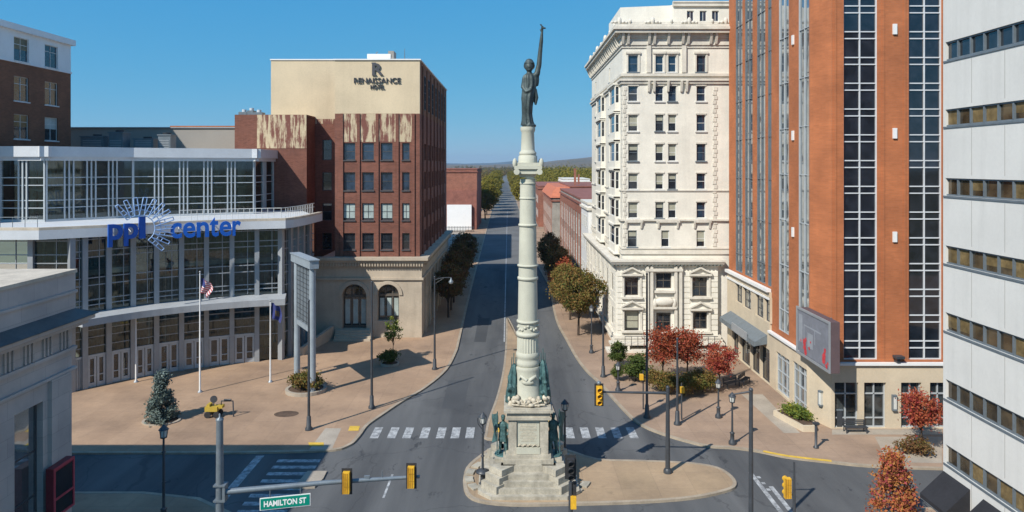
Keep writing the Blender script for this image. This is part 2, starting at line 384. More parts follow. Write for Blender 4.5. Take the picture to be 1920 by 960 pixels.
    def wall(s, F, u0, u1, v0, v1, ops, reveal=0.25, d=0.0):
        """a wall face with rectangular openings and their reveals; ops = [(u0,u1,v0,v1), ...]"""
        us = sorted({u0, u1} | {x for o in ops for x in o[:2] if u0 < x < u1})
        vs = sorted({v0, v1} | {x for o in ops for x in o[2:4] if v0 < x < v1})
        for j in range(len(vs) - 1):
            run = None
            for i in range(len(us) - 1):
                cu = (us[i] + us[i + 1]) / 2; cv = (vs[j] + vs[j + 1]) / 2
                hole = any(o[0] < cu < o[1] and o[2] < cv < o[3] for o in ops)
                if not hole and run is None: run = us[i]
                if hole and run is not None:
                    s.fq(F, run, us[i], vs[j], vs[j + 1], d); run = None
            if run is not None: s.fq(F, run, us[-1], vs[j], vs[j + 1], d)
        for o in ops:
            a, b, c, e = o[:4]
            for (p, q, r, t) in ((a, b, c, c), (a, b, e, e)):
                s.quad(F.p(p, r, d), F.p(q, r, d), F.p(q, r, d - reveal), F.p(p, r, d - reveal))
            for p in (a, b):
                s.quad(F.p(p, c, d), F.p(p, e, d), F.p(p, e, d - reveal), F.p(p, c, d - reveal))
    def build(s, name, m, parent=None, label=None, normals=True):
        me = bpy.data.meshes.new(name)
        off = wloc(parent) if parent is not None else Vector((0, 0, 0))
        va = np.array(s.v, dtype=float).reshape(-1, 3) - np.array(off)
        me.from_pydata([tuple(x) for x in va], [], s.f)
        if normals:
            bm = bmesh.new(); bm.from_mesh(me); bmesh.ops.recalc_face_normals(bm, faces=bm.faces[:]); bm.to_mesh(me); bm.free()
        if s.smooth:
            fl = np.zeros(len(me.polygons), dtype=bool); fl[list(s.smooth)] = True
            me.polygons.foreach_set("use_smooth", fl)
        me.materials.append(M[m] if isinstance(m, str) else m)
        o = bpy.data.objects.new(name, me); COL.objects.link(o); o.parent = parent
        if label: o["label"] = label
        return o
def thing(name, label, cat, loc=(0, 0, 0), group=None):
    o = bpy.data.objects.new(name, None); COL.objects.link(o); o.empty_display_size = 0.3
    o.location = loc; tag(o, label, cat, group); return o
def tag(o, label, cat, group=None):
    o["label"] = label; o["category"] = cat
    if group: o["group"] = group
    return o
def struct(name, mb, m):
    o = mb.build(name, m); o["kind"] = "structure"; return o
def copy_tree(o, parent=None):
    c = o.copy(); COL.objects.link(c); c.parent = parent
    for ch in list(o.children): copy_tree(ch, c)
    return c
def relabel(o, label, group=None):
    o["label"] = label
    if group: o["group"] = group
    return o
def text_into(mb, s, F, u0, u1, v0, v1, d, depth, thick=0.0):
    """lettering s fitted to the rectangle u0..u1, v0..v1 of facade frame F"""
    cu = bpy.data.curves.new("t", 'FONT'); cu.body = s; cu.size = 1; cu.extrude = 0.5; cu.offset = thick; cu.resolution_u = 4
    ob = bpy.data.objects.new("t", cu); COL.objects.link(ob)
    dg = bpy.context.evaluated_depsgraph_get(); me = bpy.data.meshes.new_from_object(ob.evaluated_get(dg))
    co = [v.co.copy() for v in me.vertices]; fs = [tuple(p.vertices) for p in me.polygons]
    bpy.data.objects.remove(ob); bpy.data.curves.remove(cu); bpy.data.meshes.remove(me)
    x0 = min(c.x for c in co); x1 = max(c.x for c in co); y0 = min(c.y for c in co); y1 = max(c.y for c in co)
    vs = [F.p(u0 + (c.x - x0) / (x1 - x0) * (u1 - u0), v0 + (c.y - y0) / (y1 - y0) * (v1 - v0), d + (c.z + .5) * depth) for c in co]
    mb.add(vs, fs)
def window(parent, F, u0, u1, v0, v1, d=-0.2, fm='white_frame', gm='window_dark', cols=1, rows=2, fw=0.07, blind_or_reflection=None, bfrac=0.5, name='window', sill=None, bars=None):
    f = MB(); t = 0.06
    f.fb(F, u0, u0 + fw, v0, v1, d, d + t); f.fb(F, u1 - fw, u1, v0, v1, d, d + t)
    f.fb(F, u0 + fw, u1 - fw, v0, v0 + fw, d, d + t); f.fb(F, u0 + fw, u1 - fw, v1 - fw, v1, d, d + t)
    for i in range(1, cols):
        c = u0 + (u1 - u0) * i / cols; f.fb(F, c - fw * .4, c + fw * .4, v0 + fw, v1 - fw, d, d + t * .9)
    for vv in (bars if bars is not None else [v0 + (v1 - v0) * j / rows for j in range(1, rows)]):
        f.fb(F, u0 + fw, u1 - fw, vv - fw * .4, vv + fw * .4, d, d + t * .8)
    if sill:
        f.fb(F, u0 - sill, u1 + sill, v0 - 0.14, v0 - 0.003, d, 0.14)
    o = f.build(name, fm, parent)
    g = MB(); g.fq(F, u0, u1, v0, v1, d + 0.006); g.build('pane', gm, o)
    if blind_or_reflection:
        b = MB(); b.fb(F, u0 + fw, u1 - fw, v1 - (v1 - v0) * bfrac, v1 - fw, d + 0.010, d + 0.022); b.build('blind_or_reflection', blind_or_reflection, o)
    return o
def pieces(mb, name, m, parent, gap=0.03):
    """one part per separate piece: islands whose boxes touch stay together"""
    n = len(mb.v); par = list(range(n))
    def find(i):
        while par[i] != i: par[i] = par[par[i]]; i = par[i]
        return i
    for f in mb.f:
        for i in f[1:]: par[find(i)] = find(f[0])
    isl = {}
    for i in range(n): isl.setdefault(find(i), []).append(i)
    boxes = []
    for k, idx in isl.items():
        a = np.array([mb.v[i] for i in idx]); boxes.append([a.min(0) - gap, a.max(0) + gap, {k}])
    merged = True
    while merged:
        merged = False; out = []
        for b in boxes:
            for o in out:
                if (b[0] <= o[1]).all() and (o[0] <= b[1]).all():
                    o[0] = np.minimum(o[0], b[0]); o[1] = np.maximum(o[1], b[1]); o[2] |= b[2]; merged = True; break
            else: out.append(b)
        boxes = out
    for b in boxes:
        q = MB(); ids = sorted(i for k in b[2] for i in isl[k]); mp = {i: j for j, i in enumerate(ids)}; q.v = [mb.v[i] for i in ids]
        for fi, f in enumerate(mb.f):
            if f[0] in mp:
                if fi in mb.smooth: q.smooth.add(len(q.f))
                q.f.append([mp[i] for i in f])
        q.build(name, m, parent)
def rail(pts, z, h):
    """kerb strip polygon helper: offsets a polyline to its left by h"""
    out = []
    for i, p in enumerate(pts):
        a = Vector(pts[max(i - 1, 0)]); b = Vector(pts[min(i + 1, len(pts) - 1)])
        t = (b - a).normalized(); out.append((p[0] - t.y * h, p[1] + t.x * h))
    return out
def kerb(pts, w, z1, m, side=1, name='kerb'):
    mb = MB(); q = rail(pts, 0, w * side)
    for i in range(len(pts) - 1):
        a, b, c, d = pts[i], pts[i + 1], q[i + 1], q[i]
        mb.hexa([(*a, 0), (*b, 0), (*c, 0), (*d, 0), (*a, z1), (*b, z1), (*c, z1), (*d, z1)])
    return struct(name, mb, m)
def smooth_line(pts, n=4):
    """Catmull-Rom through 2-D points"""
    out = []
    P = [Vector(p) for p in pts]
    for i in range(len(P) - 1):
        a = P[max(i - 1, 0)]; b = P[i]; c = P[i + 1]; d = P[min(i + 2, len(P) - 1)]
        for k in range(n):
            t = k / n
            out.append(tuple(0.5 * ((2 * b) + (c - a) * t + (2 * a - 5 * b + 4 * c - d) * t * t + (3 * b - a - 3 * c + d) * t ** 3)))
    out.append(tuple(P[-1])); return out
# ================================================================== THE SETTING: ground, streets, pavements
mb = MB()
mb.quad((-16000, -3000, -0.03), (16000, -3000, -0.03), (16000, 16000, -0.03), (-16000, 16000, -0.03)); struct('ground', mb, 'field')
WL = lambda Y: -7.3 - 0.0115 * (Y - 146)         # west kerb of the long straight street
EL = lambda Y: 5.5 - 0.0115 * (Y - 146)          # its east kerb
mb = MB()
mb.poly([(-130, -20, 0), (130, -20, 0), (130, 100, 0), (30, 100, 0), (EL(146) + .5, 140, 0), (EL(1500), 1500, 0), (WL(1500), 1500, 0), (WL(146) - .5, 140, 0), (-60, 100, 0), (-130, 100, 0)])
struct('street', mb, 'street_asphalt')
mb = MB(); mb.poly([(WL(146), 148, .004), (EL(146), 148, .004), (EL(1500), 1500, .004), (WL(1500), 1500, .004)]); struct('street', mb, 'asphalt_old_haze')  # far street: older paving, with distance haze painted into its paler grey
mb = MB()
for (x0, x1, y0, y1) in ((-6.2, -4.3, 61, 69), (2.9, 3.6, 90, 118), (-4.6, -3.2, 84, 97), (-2.4, -1.6, 120, 141)): mb.quad((x0, y0, .004), (x1, y0, .004), (x1 + .1, y1, .004), (x0 - .1, y1, .004))
struct('road_patch', mb, 'asphalt_new')
kw_px = [(895, 500), (880, 560), (862, 640), (856, 662), (838, 695), (800, 728), (755, 755), (715, 782), (690, 800), (675, 820), (655, 838), (610, 848), (450, 852)]
kw = [(WL(1500), 1500), (WL(400), 400)] + smooth_line([G(*p) for p in kw_px], 4) + [(-60, 51.2), (-130, 51.2)]
def pavement(kpts, closing, m, side, name='pavement', z=0.13, kw_=0.28, km='kerb_stone'):
    mb = MB(); mb.prism(rail(kpts, 0, kw_ * side) + closing, -0.02, z); struct(name, mb, m)
    kerb(kpts, kw_ - 0.003, z + 0.012, km, side)
pavement(kw, [(-130, 148), (-15, 148), (WL(400) - 5, 400), (WL(1500) - 5, 1500)], 'plaza_pavers', -1)
ke_px = [(1030, 540), (1041, 598), (1060, 637), (1080, 673), (1100, 699), (1123, 720), (1147, 748), (1181, 784), (1208, 803), (1249, 819), (1290, 831), (1330, 840), (1375, 843), (1421, 849), (1475, 860), (1560, 870), (1631, 877), (1765, 882), (1900, 884)]
ke = [(EL(1500), 1500), (EL(400), 400), (EL(146), 146)] + smooth_line([G(*p) for p in ke_px], 4) + [(60, 48.4), (130, 48.4)]
pavement(ke, [(130, 110), (15, 130), (EL(400) + 5, 400), (EL(1500) + 5, 1500)], 'east_pavers', 1)
isl_px = [(868, 905), (873, 928), (897, 943), (960, 950), (1060, 949), (1200, 945), (1300, 937), (1362, 924), (1381, 913), (1373, 896), (1345, 879), (1290, 870), (1200, 866), (1120, 863), (1060, 845), (1000, 838), (930, 840), (898, 858), (874, 880), (868, 905)]
isl = smooth_line([G(*p) for p in isl_px], 3)
mb = MB(); mb.prism(rail(isl[:-1], 0, 0.25), -0.02, 0.14); struct('island', mb, 'island_pavers')
kerb(isl, 0.247, 0.155, 'kerb_stone', 1)
med_px = [(949, 600), (948, 640), (945, 680), (939, 715), (929, 752), (915, 790), (910, 815), (914, 826), (980, 828), (1044, 827), (1049, 815), (1043, 785), (1031, 752), (1015, 715), (995, 675), (975, 640), (955, 600), (949, 600)]
med = smooth_line([G(*p) for p in med_px], 3)
mb = MB(); mb.prism(rail(med[:-1], 0, 0.2), -0.02, 0.14); struct('median', mb, 'island_pavers')
kerb(med, 0.197, 0.155, 'kerb_stone', 1)
tri = [G(*p) for p in [(577, 886), (613, 886), (606, 900), (590, 916), (549, 918), (577, 886)]]
mb = MB(); mb.prism(tri[:-1], -0.02, 0.12); struct('traffic_island', mb, 'concrete')
pavement([(-130, 45.2), (-24, 45.2), (-20, 44.4), (-17, 42.4), (-15.4, 39), (-15, 30), (-15, -20)], [(-130, -20)], 'plaza_pavers', -1)
pavement([(14, -20), (14.6, 33), (16, 38), (18.5, 41), (22, 42.5), (25, 43.1), (130, 43.1)], [(130, -20)], 'east_pavers', -1)
# painted markings, 4 mm above the asphalt
mk = MB()
def stripe(x0, x1, y0, y1, z=0.008): mk.quad((x0, y0, z), (x1, y0, z), (x1, y1, z), (x0, y1, z))
for x in (-10.84, -9.5, -8.3, -6.95, -5.65, -4.5, -3.35, 4.6, 5.85, 7.1, 8.35, 9.6): stripe(x - .33, x + .33, 54.35, 56.6)
for y in (50.2, 49.15, 48.1, 47.0, 45.9, 44.9, 43.85, 42.8): stripe(-17.0, -13.9, y - .24, y + .24)
for i in range(3): stripe(16.8, 17.05, 45.6 + i * .9, 45.9 + i * .9)
stripe(-18.85, -18.25, 42.0, 51.1); stripe(16.45, 16.75, 41.5, 48.3); stripe(17.1, 17.4, 41.5, 46.2)
stripe(-8.35, -8.2, 44.6, 48.0); stripe(-8.35, -8.2, 39.6, 42.4)
mk.quad((-1.02, 84, .008), (-0.86, 84, .008), (-2.15, 330, .008), (-2.31, 330, .008))
struct('road_marking', mk, 'road_white')
mk = MB()
mk.poly([(*p, 0.148) for p in [G(578, 833), G(607, 833), G(607, 840), G(580, 840)]])
mk.poly([(*p, 0.148) for p in [G(656, 802), G(675, 802), G(672, 811), G(653, 811)]])
mk.poly([(*p, 0.160) for p in [G(929, 796), G(944, 796), G(943, 814), G(925, 814)]])
mk.poly([(*p, 0.160) for p in [G(1028, 792), G(1041, 792), G(1044, 806), G(1031, 806)]])
struct('tactile_paving', mk, 'road_yellow')
yk = smooth_line([G(*p) for p in ke_px[13:16]], 4)
mk = MB(); yo = rail(yk, 0, 0.34)
for i in range(1, len(yk) - 1): mk.quad((*yk[i], .150), (*yk[i + 1], .150), (*yo[i + 1], .150), (*yo[i], .150))
struct('kerb_paint', mk, 'road_yellow')
mk = MB()      # lighter concrete aprons, crosswalk landings and paths in the brick pavements
mk.poly([(*p, .136) for p in [G(610, 806), G(640, 806), G(622, 846), G(580, 846)]])
mk.poly([(*p, .136) for p in [G(1390, 742), G(1430, 742), G(1500, 815), G(1470, 815)]])
mk.poly([(*p, .136) for p in [G(1640, 822), G(1766, 822), G(1766, 872), G(1665, 870)]])
mk.poly([(*p, .136) for p in [G(1560, 808), G(1766, 808), G(1766, 818), G(1560, 818)]])
struct('path', mk, 'concrete')
mk = MB()
c = G(537, 779)
mk.poly([(c[0] + 1.05 * math.cos(a * .3927), c[1] + .75 * math.sin(a * .3927), .140) for a in range(16)])
struct('tree_pit', mk, 'soil')
# far country: wooded rise and the blue ridge
def hill(name, m, y0, dy, x0, x1, prof, nx=90, ny=14):
    mb = MB(); vs = []
    for j in range(ny + 1):
        t = j / ny
        for i in range(nx + 1):
            x = x0 + (x1 - x0) * i / nx
            vs.append((x, y0 + dy * t, prof(x, t) if 0 < j else -8))
    fs = [(j * (nx + 1) + i, j * (nx + 1) + i + 1, (j + 1) * (nx + 1) + i + 1, (j + 1) * (nx + 1) + i) for j in range(ny) for i in range(nx)]
    mb.add(vs, fs, True); return struct(name, mb, m)
def sm(t): t = max(0, min(1, t)); return t * t * (3 - 2 * t)
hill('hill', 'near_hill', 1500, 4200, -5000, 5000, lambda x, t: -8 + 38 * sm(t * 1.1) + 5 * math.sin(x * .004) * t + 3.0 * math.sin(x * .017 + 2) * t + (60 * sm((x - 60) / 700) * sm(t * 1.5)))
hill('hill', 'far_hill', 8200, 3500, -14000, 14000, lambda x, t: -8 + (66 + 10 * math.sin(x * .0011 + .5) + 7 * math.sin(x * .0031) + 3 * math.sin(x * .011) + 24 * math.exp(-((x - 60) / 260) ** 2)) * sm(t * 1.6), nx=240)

# ================================================================== ARENA (curved glass front, west side)
ar = thing('arena', 'long curved glass arena with silver columns and a doors-lined entrance on the plaza', 'arena', (-40, 80, 0))
A_, M_, B_ = Vector((-41.4, 65.0)), Vector((-34.6, 71.9)), Vector((-24.8, 76.2))
C_ = 2 * M_ - .5 * (A_ + B_)
def bz(t): return (1 - t) ** 2 * A_ + 2 * t * (1 - t) * C_ + t * t * B_
def bzn(t):
    d = 2 * (1 - t) * (C_ - A_) + 2 * t * (B_ - C_); d.normalize(); return Vector((d.y, -d.x))
def bzt(px):
    lo, hi = -0.2, 1.2
    for _ in range(50):
        m = (lo + hi) / 2; p = bz(m)
        if 960 + F0 * p.x / p.y < px: lo = m
        else: hi = m
    return lo
def boff(t, o): p = bz(t) + bzn(t) * o; return (p.x, p.y)
cols_px = [158, 203, 249, 293, 340, 387, 435, 482, 527]
ts = [bzt(134)] + [bzt(p) for p in cols_px]
ZC0, ZC1, ZF0, ZF1 = 6.55, 7.2, 14.6, 15.7
ends = [(bz(t).x, bz(t).y) for t in ts]
col = MB(); frm = MB(); gl = MB(); door = MB(); dgl = MB()
nodes = [Vector((-60, 65.0)), Vector((-54, 65.0)), Vector((-49, 65.0)), Vector((-45, 65.0))] + [Vector(e) for e in ends] + [Vector((-24.9, 77.6)), Vector((-24.8, 79.6)), Vector((-24.7, 81.6)), Vector((-24.6, 83.6)), Vector((-24.5, 86.0))]
for i in range(len(nodes) - 1):
    a, b = nodes[i], nodes[i + 1]; L = (b - a).length; u = (b - a).normalized(); n = (u.y, -u.x, 0)
    F = FR((a.x, a.y, 0), (u.x, u.y, 0), n)
    main = 4 <= i < 4 + len(ts) - 1
    w = 0.24
    cpt = MB()
    cpt.fb(F, -w, w, 0.13, ZF0, -0.25, 0.28); cpt.build('column', 'aluminium', ar)
    e0, e1 = w, L - w
    for v in ([8.0, 8.5, 9.9, 10.6, 12.6, 13.2, 14.3] if main else [8.2, 9.6, 10.4, 12.2, 13.0, 14.3]):
        frm.fb(F, e0, e1, v - .045, v + .045, -0.08, 0.04)
    frm.fb(F, L * .62 - .03, L * .62 + .03, 7.5, ZF0, -0.081, 0.02)
    gl.fq(F, e0 - .2, e1 + .2, 7.3, ZF0, -0.04)
    if i < 12:
        for v in (4.0, 4.9, 5.6): frm.fb(F, e0, e1, v - .04, v + .04, -0.08, 0.04)
        gl.fq(F, e0 - .2, e1 + .2, 3.2, 6.6, -0.041)
        # doors: two leaves per bay
        fd = MB(); fd.fb(F, e0, e1, 3.02, 3.24, -0.1, 0.1)
        k = 2; bw = (e1 - e0) / k
        for q in range(k):
            x0, x1 = e0 + q * bw + .03, e0 + (q + 1) * bw - .03
            fd.fb(F, x0, x0 + .2, .14, 3.0, -.1, .08); fd.fb(F, x1 - .2, x1, .14, 3.0, -.1, .08)
            fd.fb(F, x0 + .2, x1 - .2, .14, .55, -.1, .07); fd.fb(F, x0 + .2, x1 - .2, 2.85, 3.0, -.1, .07); fd.fb(F, x0 + .2, x1 - .2, 1.2, 1.28, -.1, .07)
        do = fd.build('door', 'mullion', ar)
        dg_ = MB(); dg_.fq(F, e0, e1, .14, 3.1, -0.03); dg_.build('pane', 'shop_glass', do)
    else:
        for v in (3.0, 4.5, 6.0): frm.fb(F, e0, e1, v - .045, v + .045, -0.08, 0.04)
        gl.fq(F, e0 - .2, e1 + .2, .3, 7.3, -0.042)
frm.build('glazing_bar', 'aluminium', ar); gl.build('glazing', 'clear_glass', ar)
# interior seen through the glass: slabs, back wall, warm ceiling over the doors
inn = MB(); sl_ = MB(); ce = MB(); bk = [Vector((p.x, p.y)) + Vector((-2.6, 5.2)) for p in nodes[3:-5]]
fr_ = [p for p in nodes[3:-5]]
for i in range(len(bk) - 1):
    a, b, c, d = bk[i], bk[i + 1], fr_[i + 1], fr_[i]
    inn.quad((a.x, a.y, 0), (b.x, b.y, 0), (b.x, b.y, ZF0), (a.x, a.y, ZF0))
    n1 = Vector(bzn(min(1, max(0, i / 9)))) * -.4
    for z in (7.25, 11.3): sl_.hexa([(a.x, a.y, z - .5), (b.x, b.y, z - .5), (c.x + n1.x, c.y + n1.y, z - .5), (d.x + n1.x, d.y + n1.y, z - .5), (a.x, a.y, z), (b.x, b.y, z), (c.x + n1.x, c.y + n1.y, z), (d.x + n1.x, d.y + n1.y, z)])
    ce.quad((a.x, a.y, 6.3), (b.x, b.y, 6.3), (c.x + n1.x, c.y + n1.y, 6.3), (d.x + n1.x, d.y + n1.y, 6.3))
    for k in range(3):
        q = a.lerp(b, (k + .5) / 3).lerp(d.lerp(c, (k + .5) / 3), .35 + .15 * (k % 2))
        inn.box(q.x - .14, q.x + .14, q.y - .14, q.y + .14, 0, ZF0)
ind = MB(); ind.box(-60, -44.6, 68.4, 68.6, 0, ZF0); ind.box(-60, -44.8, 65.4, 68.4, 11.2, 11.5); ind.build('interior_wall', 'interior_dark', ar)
inn.box(-27, -26.8, 79, 86, 0, ZF0)
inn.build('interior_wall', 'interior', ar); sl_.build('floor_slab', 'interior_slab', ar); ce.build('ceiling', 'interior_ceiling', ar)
# entrance canopy and the deep fascia with terrace
cn = MB(); ct = [bzt(128) + (1.0 - bzt(128)) * i / 20 for i in range(21)]
o1 = [boff(t, 2.6) for t in ct]; o2 = [boff(t, -0.05) for t in ct]
for i in range(20):
    a, b, c, d = o1[i], o1[i + 1], o2[i + 1], o2[i]
    cn.hexa([(*a, ZC0), (*b, ZC0), (*c, ZC0), (*d, ZC0), (*a, ZC1), (*b, ZC1), (*c, ZC1 + .15), (*d, ZC1 + .15)])
cn.build('entrance_canopy', 'canopy_panel', ar)
fo = [(-60, 63.3), (-43.2, 63.3)] + [boff(ts[0] + (1 - ts[0]) * i / 18, 1.55) for i in range(3, 19)] + [(-23.9, 76.0), (-23.5, 79.0), (-23.4, 82.0), (-23.3, 85.2)]
fs_ = MB(); fs_.prism(fo + [(-24.8, 85.3), (-28, 91.9), (-36, 91.9), (-60, 91.9)], ZF0, ZF1 - .25); fs_.build('terrace_slab', 'pale_panel', ar)
cp = MB(); fi = rail(fo, 0, 0.5)
for i in range(len(fo) - 1):
    a, b, c, d = fo[i], fo[i + 1], fi[i + 1], fi[i]
    cp.hexa([(*a, ZF1 - .247), (*b, ZF1 - .247), (*c, ZF1 - .247), (*d, ZF1 - .247), (*a, ZF1), (*b, ZF1), (*c, ZF1), (*d, ZF1)])
cp.build('parapet_coping', 'gravel_roof', ar)
# terrace railing, east end and west corner
rl = MB(); rp = rail(fo[8:], 0, 1.0)
for i in range(len(rp) - 1):
    a, b = Vector(rp[i]), Vector(rp[i + 1]); n = max(1, int((b - a).length / .55))
    for z in (16.3, 16.75): rl.tube([(*a, z), (*b, z)], .035, 5)
    for k in range(n):
        p = a.lerp(b, k / n); rl.tube([(*p, 15.4), (*p, 16.75)], .03, 5)
rl.build('railing', 'white_frame', ar)
rl = MB()
for k in range(9): rl.tube([(-53 + k * 1.15, 64.0, 15.4), (-53 + k * 1.15, 64.0, 16.6)], .03, 5)
rl.tube([(-53, 64, 16.6), (-43.8, 64, 16.6)], .03, 5); rl.build('railing', 'grey_metal', ar)
# the upper glass hall set back on the terrace
U0, U1, UM, U2 = Vector((-53.8, 73)), Vector((-49.1, 73)), Vector((-43.3, 79.2)), Vector((-31.7, 85.2)); U3 = Vector((-31.7, 91.9))
ZU0, ZU1, ZU2 = 15.4, 21.9, 23.4
up = MB(); ug = MB(); ui = MB(); ufc = MB()
def hall(a, b, nb, lead=0.35):
    L = (b - a).length; u = (b - a).normalized(); F = FR((a.x, a.y, 0), (u.x, u.y, 0), (u.y, -u.x, 0))
    up.fb(F, 0, L, ZU0, ZU0 + .3, -.1, .12)
    for i in range(nb + 1):
        c = L * i / nb
        for o in (-.42, 0, .42) if 0 < i < nb else (0.07 if i == 0 else -0.07,): up.fb(F, c + o - .07, c + o + .07, ZU0 + .3, ZU1, -.15, .16)
    for v in (16.9, 17.7, 19.3, 20.1): up.fb(F, 0, L, v - .045, v + .045, -.1, .08)
    ug.fq(F, 0, L, ZU0, ZU1, -0.02)
    ufc.fb(F, -.5, L + .5, ZU1 - .003, ZU1 + .4, -.3, .35); ufc.fb(F, -.7, L + .7, ZU1 + .4, ZU2, -.3, .62)
    ui.fb(F, 0.5, L - .5, ZU0, ZU1, -5.2, -5.0); ui.fb(F, 1.2, L - .8, 18.6, 18.9, -4.9, -1.5)
    for k in range(nb): ui.fb(F, L * (k + .5) / nb - .2, L * (k + .5) / nb + .2, ZU0, ZU1, -3.4, -3.0)
    return F
hall(U0, U1, 2); hall(U1, UM, 4); hall(UM, U2, 5); hall(U2, U3, 2)
up.build('upper_frame', 'mullion', ar); ug.build('upper_glazing', 'clear_glass', ar); ui.build('upper_interior', 'interior_slab', ar); ufc.build('roof_fascia', 'pale_panel', ar)
mb = MB(); mb.poly([(-53.8, 73, ZU2 - .2), (-49.1, 73, ZU2 - .2), (-43.3, 79.2, ZU2 - .2), (-31.7, 85.2, ZU2 - .2), (-31.7, 91.8, ZU2 - .2), (-36, 91.9, ZU2 - .2), (-37.7, 96.9, ZU2 - .2), (-53.8, 96.9, ZU2 - .2)]); mb.build('upper_roof', 'gravel_roof', ar)
# the grey bowl behind
mb = MB(); mb.box(-75, -37.6, 97.0, 104, 0, 26.6); mb.build('bowl_wall', 'grey_panel', ar)
mb = MB(); mb.box(-75, -37.4, 96.8, 104.2, 26.6, 26.75); mb.build('bowl_coping', 'aluminium', ar)
# the sign: blue letters on struts with a pale sunburst
tl0, tl1 = bzt(193), bzt(455)
sg = thing('arena_sign', 'blue ppl center lettering with a pale sunburst standing in front of the glass facade', 'sign', (*boff((tl0 + tl1) / 2, 2.2), 15))
def sign_frame(pa, pb, o=2.2):
    a = Vector(boff(bzt(pa), o)); b = Vector(boff(bzt(pb), o))
    # solve so that the points actually show at pa and pb
    for _ in range(8):
        ka = 960 + F0 * a.x / a.y; kb = 960 + F0 * b.x / b.y
        pa2 = pa - (ka - pa); pb2 = pb - (kb - pb)
        a = Vector(boff(bzt(pa2), o)); b = Vector(boff(bzt(pb2), o))
        break
    u = (b - a).normalized(); return FR((a.x, a.y, 0), (u.x, u.y, 0), (u.y, -u.x, 0)), (b - a).length, (a.y + b.y) / 2
def letters(word, pa, pb, py0, py1):
    F, L, Ym = sign_frame(pa, pb)
    ws = {'p': 1.0, 'l': .45, 'c': .9, 'e': 1.0, 'n': 1.0, 't': .72, 'r': .72}
    tot = sum(ws[c] for c in word); u = 0
    zb = Z(py1, Ym); xh = 1.55
    for c in word:
        w = L * ws[c] / tot
        mb = MB()
        lo, hi = {'p': (-.62, xh), 'l': (0, xh * 1.38), 't': (0, xh * 1.28)}.get(c, (0, xh))
        text_into(mb, c, F, u + w * .04, u + w * .96, zb + lo, zb + hi, 0, .25, 0.022)
        mb.build('letter', 'sign_blue', sg); u += w
    mb = MB()
    for k in range(4): 
        q = L * (k + .5) / 4
        mb.tube([F.p(q, zb + .7, 0), F.p(q, ZF1 - .3, -1.2)], .04, 5)
    mb.build('bracket', 'white_frame', sg)
letters('ppl', 199, 271, 0, 449); letters('center', 318, 452, 0, 444)
F, L, Ym = sign_frame(225, 312, 2.5)
uc = L * .39; vc = Z(429, Ym); k = Ym / F0 * 1.04
eb = MB()
for i in range(12):
    a = math.radians(128 - 175 * i / 11)
    def q(r, da): return F.p(uc + r * math.cos(a + da) * 1.06, vc + r * math.sin(a + da), 0)
    r0, r1 = 25 * k, (58 - 3 * abs(i - 5) / 6) * k
    for s in (-1, 1):
        eb.tube([q(r0, s * .15), q(r1, s * .05)], .055, 5)
    for fr in (0, .3, .55, 1.0): eb.tube([q(r0 + (r1 - r0) * fr, -.15 + .1 * fr), q(r0 + (r1 - r0) * fr, .15 - .1 * fr)], .045, 5)
eb.build('sunburst', 'sign_pale', sg)

# ================================================================== ROOFTOP PLANT and the dark brick block, upper left
bb = thing('brick_block', 'dark brick apartment block with a pale top storey behind the arena', 'building', (-60, 79, 0))
FB = FR((-56, 0, 0), (0, 1, 0), (1, 0, 0))
ops = []; 
for yc in (79.15, 84.3, 74.0, 69.6):
    for zc, hz2 in ((34.6, 1.35), (30.1, 1.4), (25.8, 1.4), (21.5, 1.4)): ops.append((yc - 1.2, yc + 1.2, zc - hz2, zc + hz2))
zt = 33.1
m1 = MB(); m1.wall(FB, 68, 88, 15, zt, [o for o in ops if o[3] < zt], .25); m1.box(-70, -56.25, 87.8, 88, 0, zt); m1.box(-70, -56, 68, 68.2, 15, zt); m1.build('wall', 'dark_brick', bb)
m1 = MB(); m1.wall(FB, 68, 88, zt + .003, 36.6, [o for o in ops if o[2] > zt], .25); m1.box(-70, -56.25, 87.8, 88, zt + .003, 36.6); m1.build('upper_wall', 'white_panel', bb)
m1 = MB(); m1.box(-70, -55.6, 67.6, 88.4, 36.6, 37.3); m1.box(-70, -55.9, 67.9, 88.1, zt - .1, zt + .12); m1.build('cornice', 'white_panel', bb)
for o in ops:
    window(bb, FB, *o, d=-.2, fm='white_frame', gm='window_blue' if o[2] > 30 else 'shop_glass', cols=2, rows=2, sill=.1, bars=[o[2] + .7 * (o[3] - o[2])], blind_or_reflection=random.choice([None, 'gold_reflection_emblem', 'blind_green']), bfrac=.5)  # gold panels are yellow-green reflections painted over the panes
for i, (x, y, w, d, h) in enumerate([(-55, 92, 3.0, 2.4, 1.7), (-51.5, 91, 1.8, 1.8, 2.2), (-48.6, 92.5, 2.6, 2.2, 1.4), (-45.5, 91.5, 1.6, 1.6, 1.9)]):
    t = thing('rooftop_unit', ['widest grey air handler on the arena roof, against the grey wall', 'tall narrow air handler second in the row on the arena roof', 'low broad air handler third in the row on the arena roof', 'small square air handler at the right end of the arena roof row'][i], 'air unit', (x, y, ZU2 - .2), 'air handlers on the arena roof')
    m1 = MB(); m1.box(x - w / 2, x + w / 2, y - d / 2, y + d / 2, ZU2, ZU2 + h); m1.box(x - w / 2 - .1, x + w / 2 + .1, y - d / 2 - .1, y + d / 2 + .1, ZU2 + h, ZU2 + h + .15); m1.build('casing', 'grey_metal', t)
    m1 = MB(); m1.lathe((x, y), [(.5, ZU2 + h + .15), (.55, ZU2 + h + .4)], 12); m1.build('fan', 'black_metal', t)
    m1 = MB()
    for k in range(5): m1.box(x - w * .4, x + w * .4, y - d / 2 - .05, y - d / 2, ZU2 + .3 + k * .22, ZU2 + .4 + k * .22)
    m1.build('louvre', 'aluminium', t)
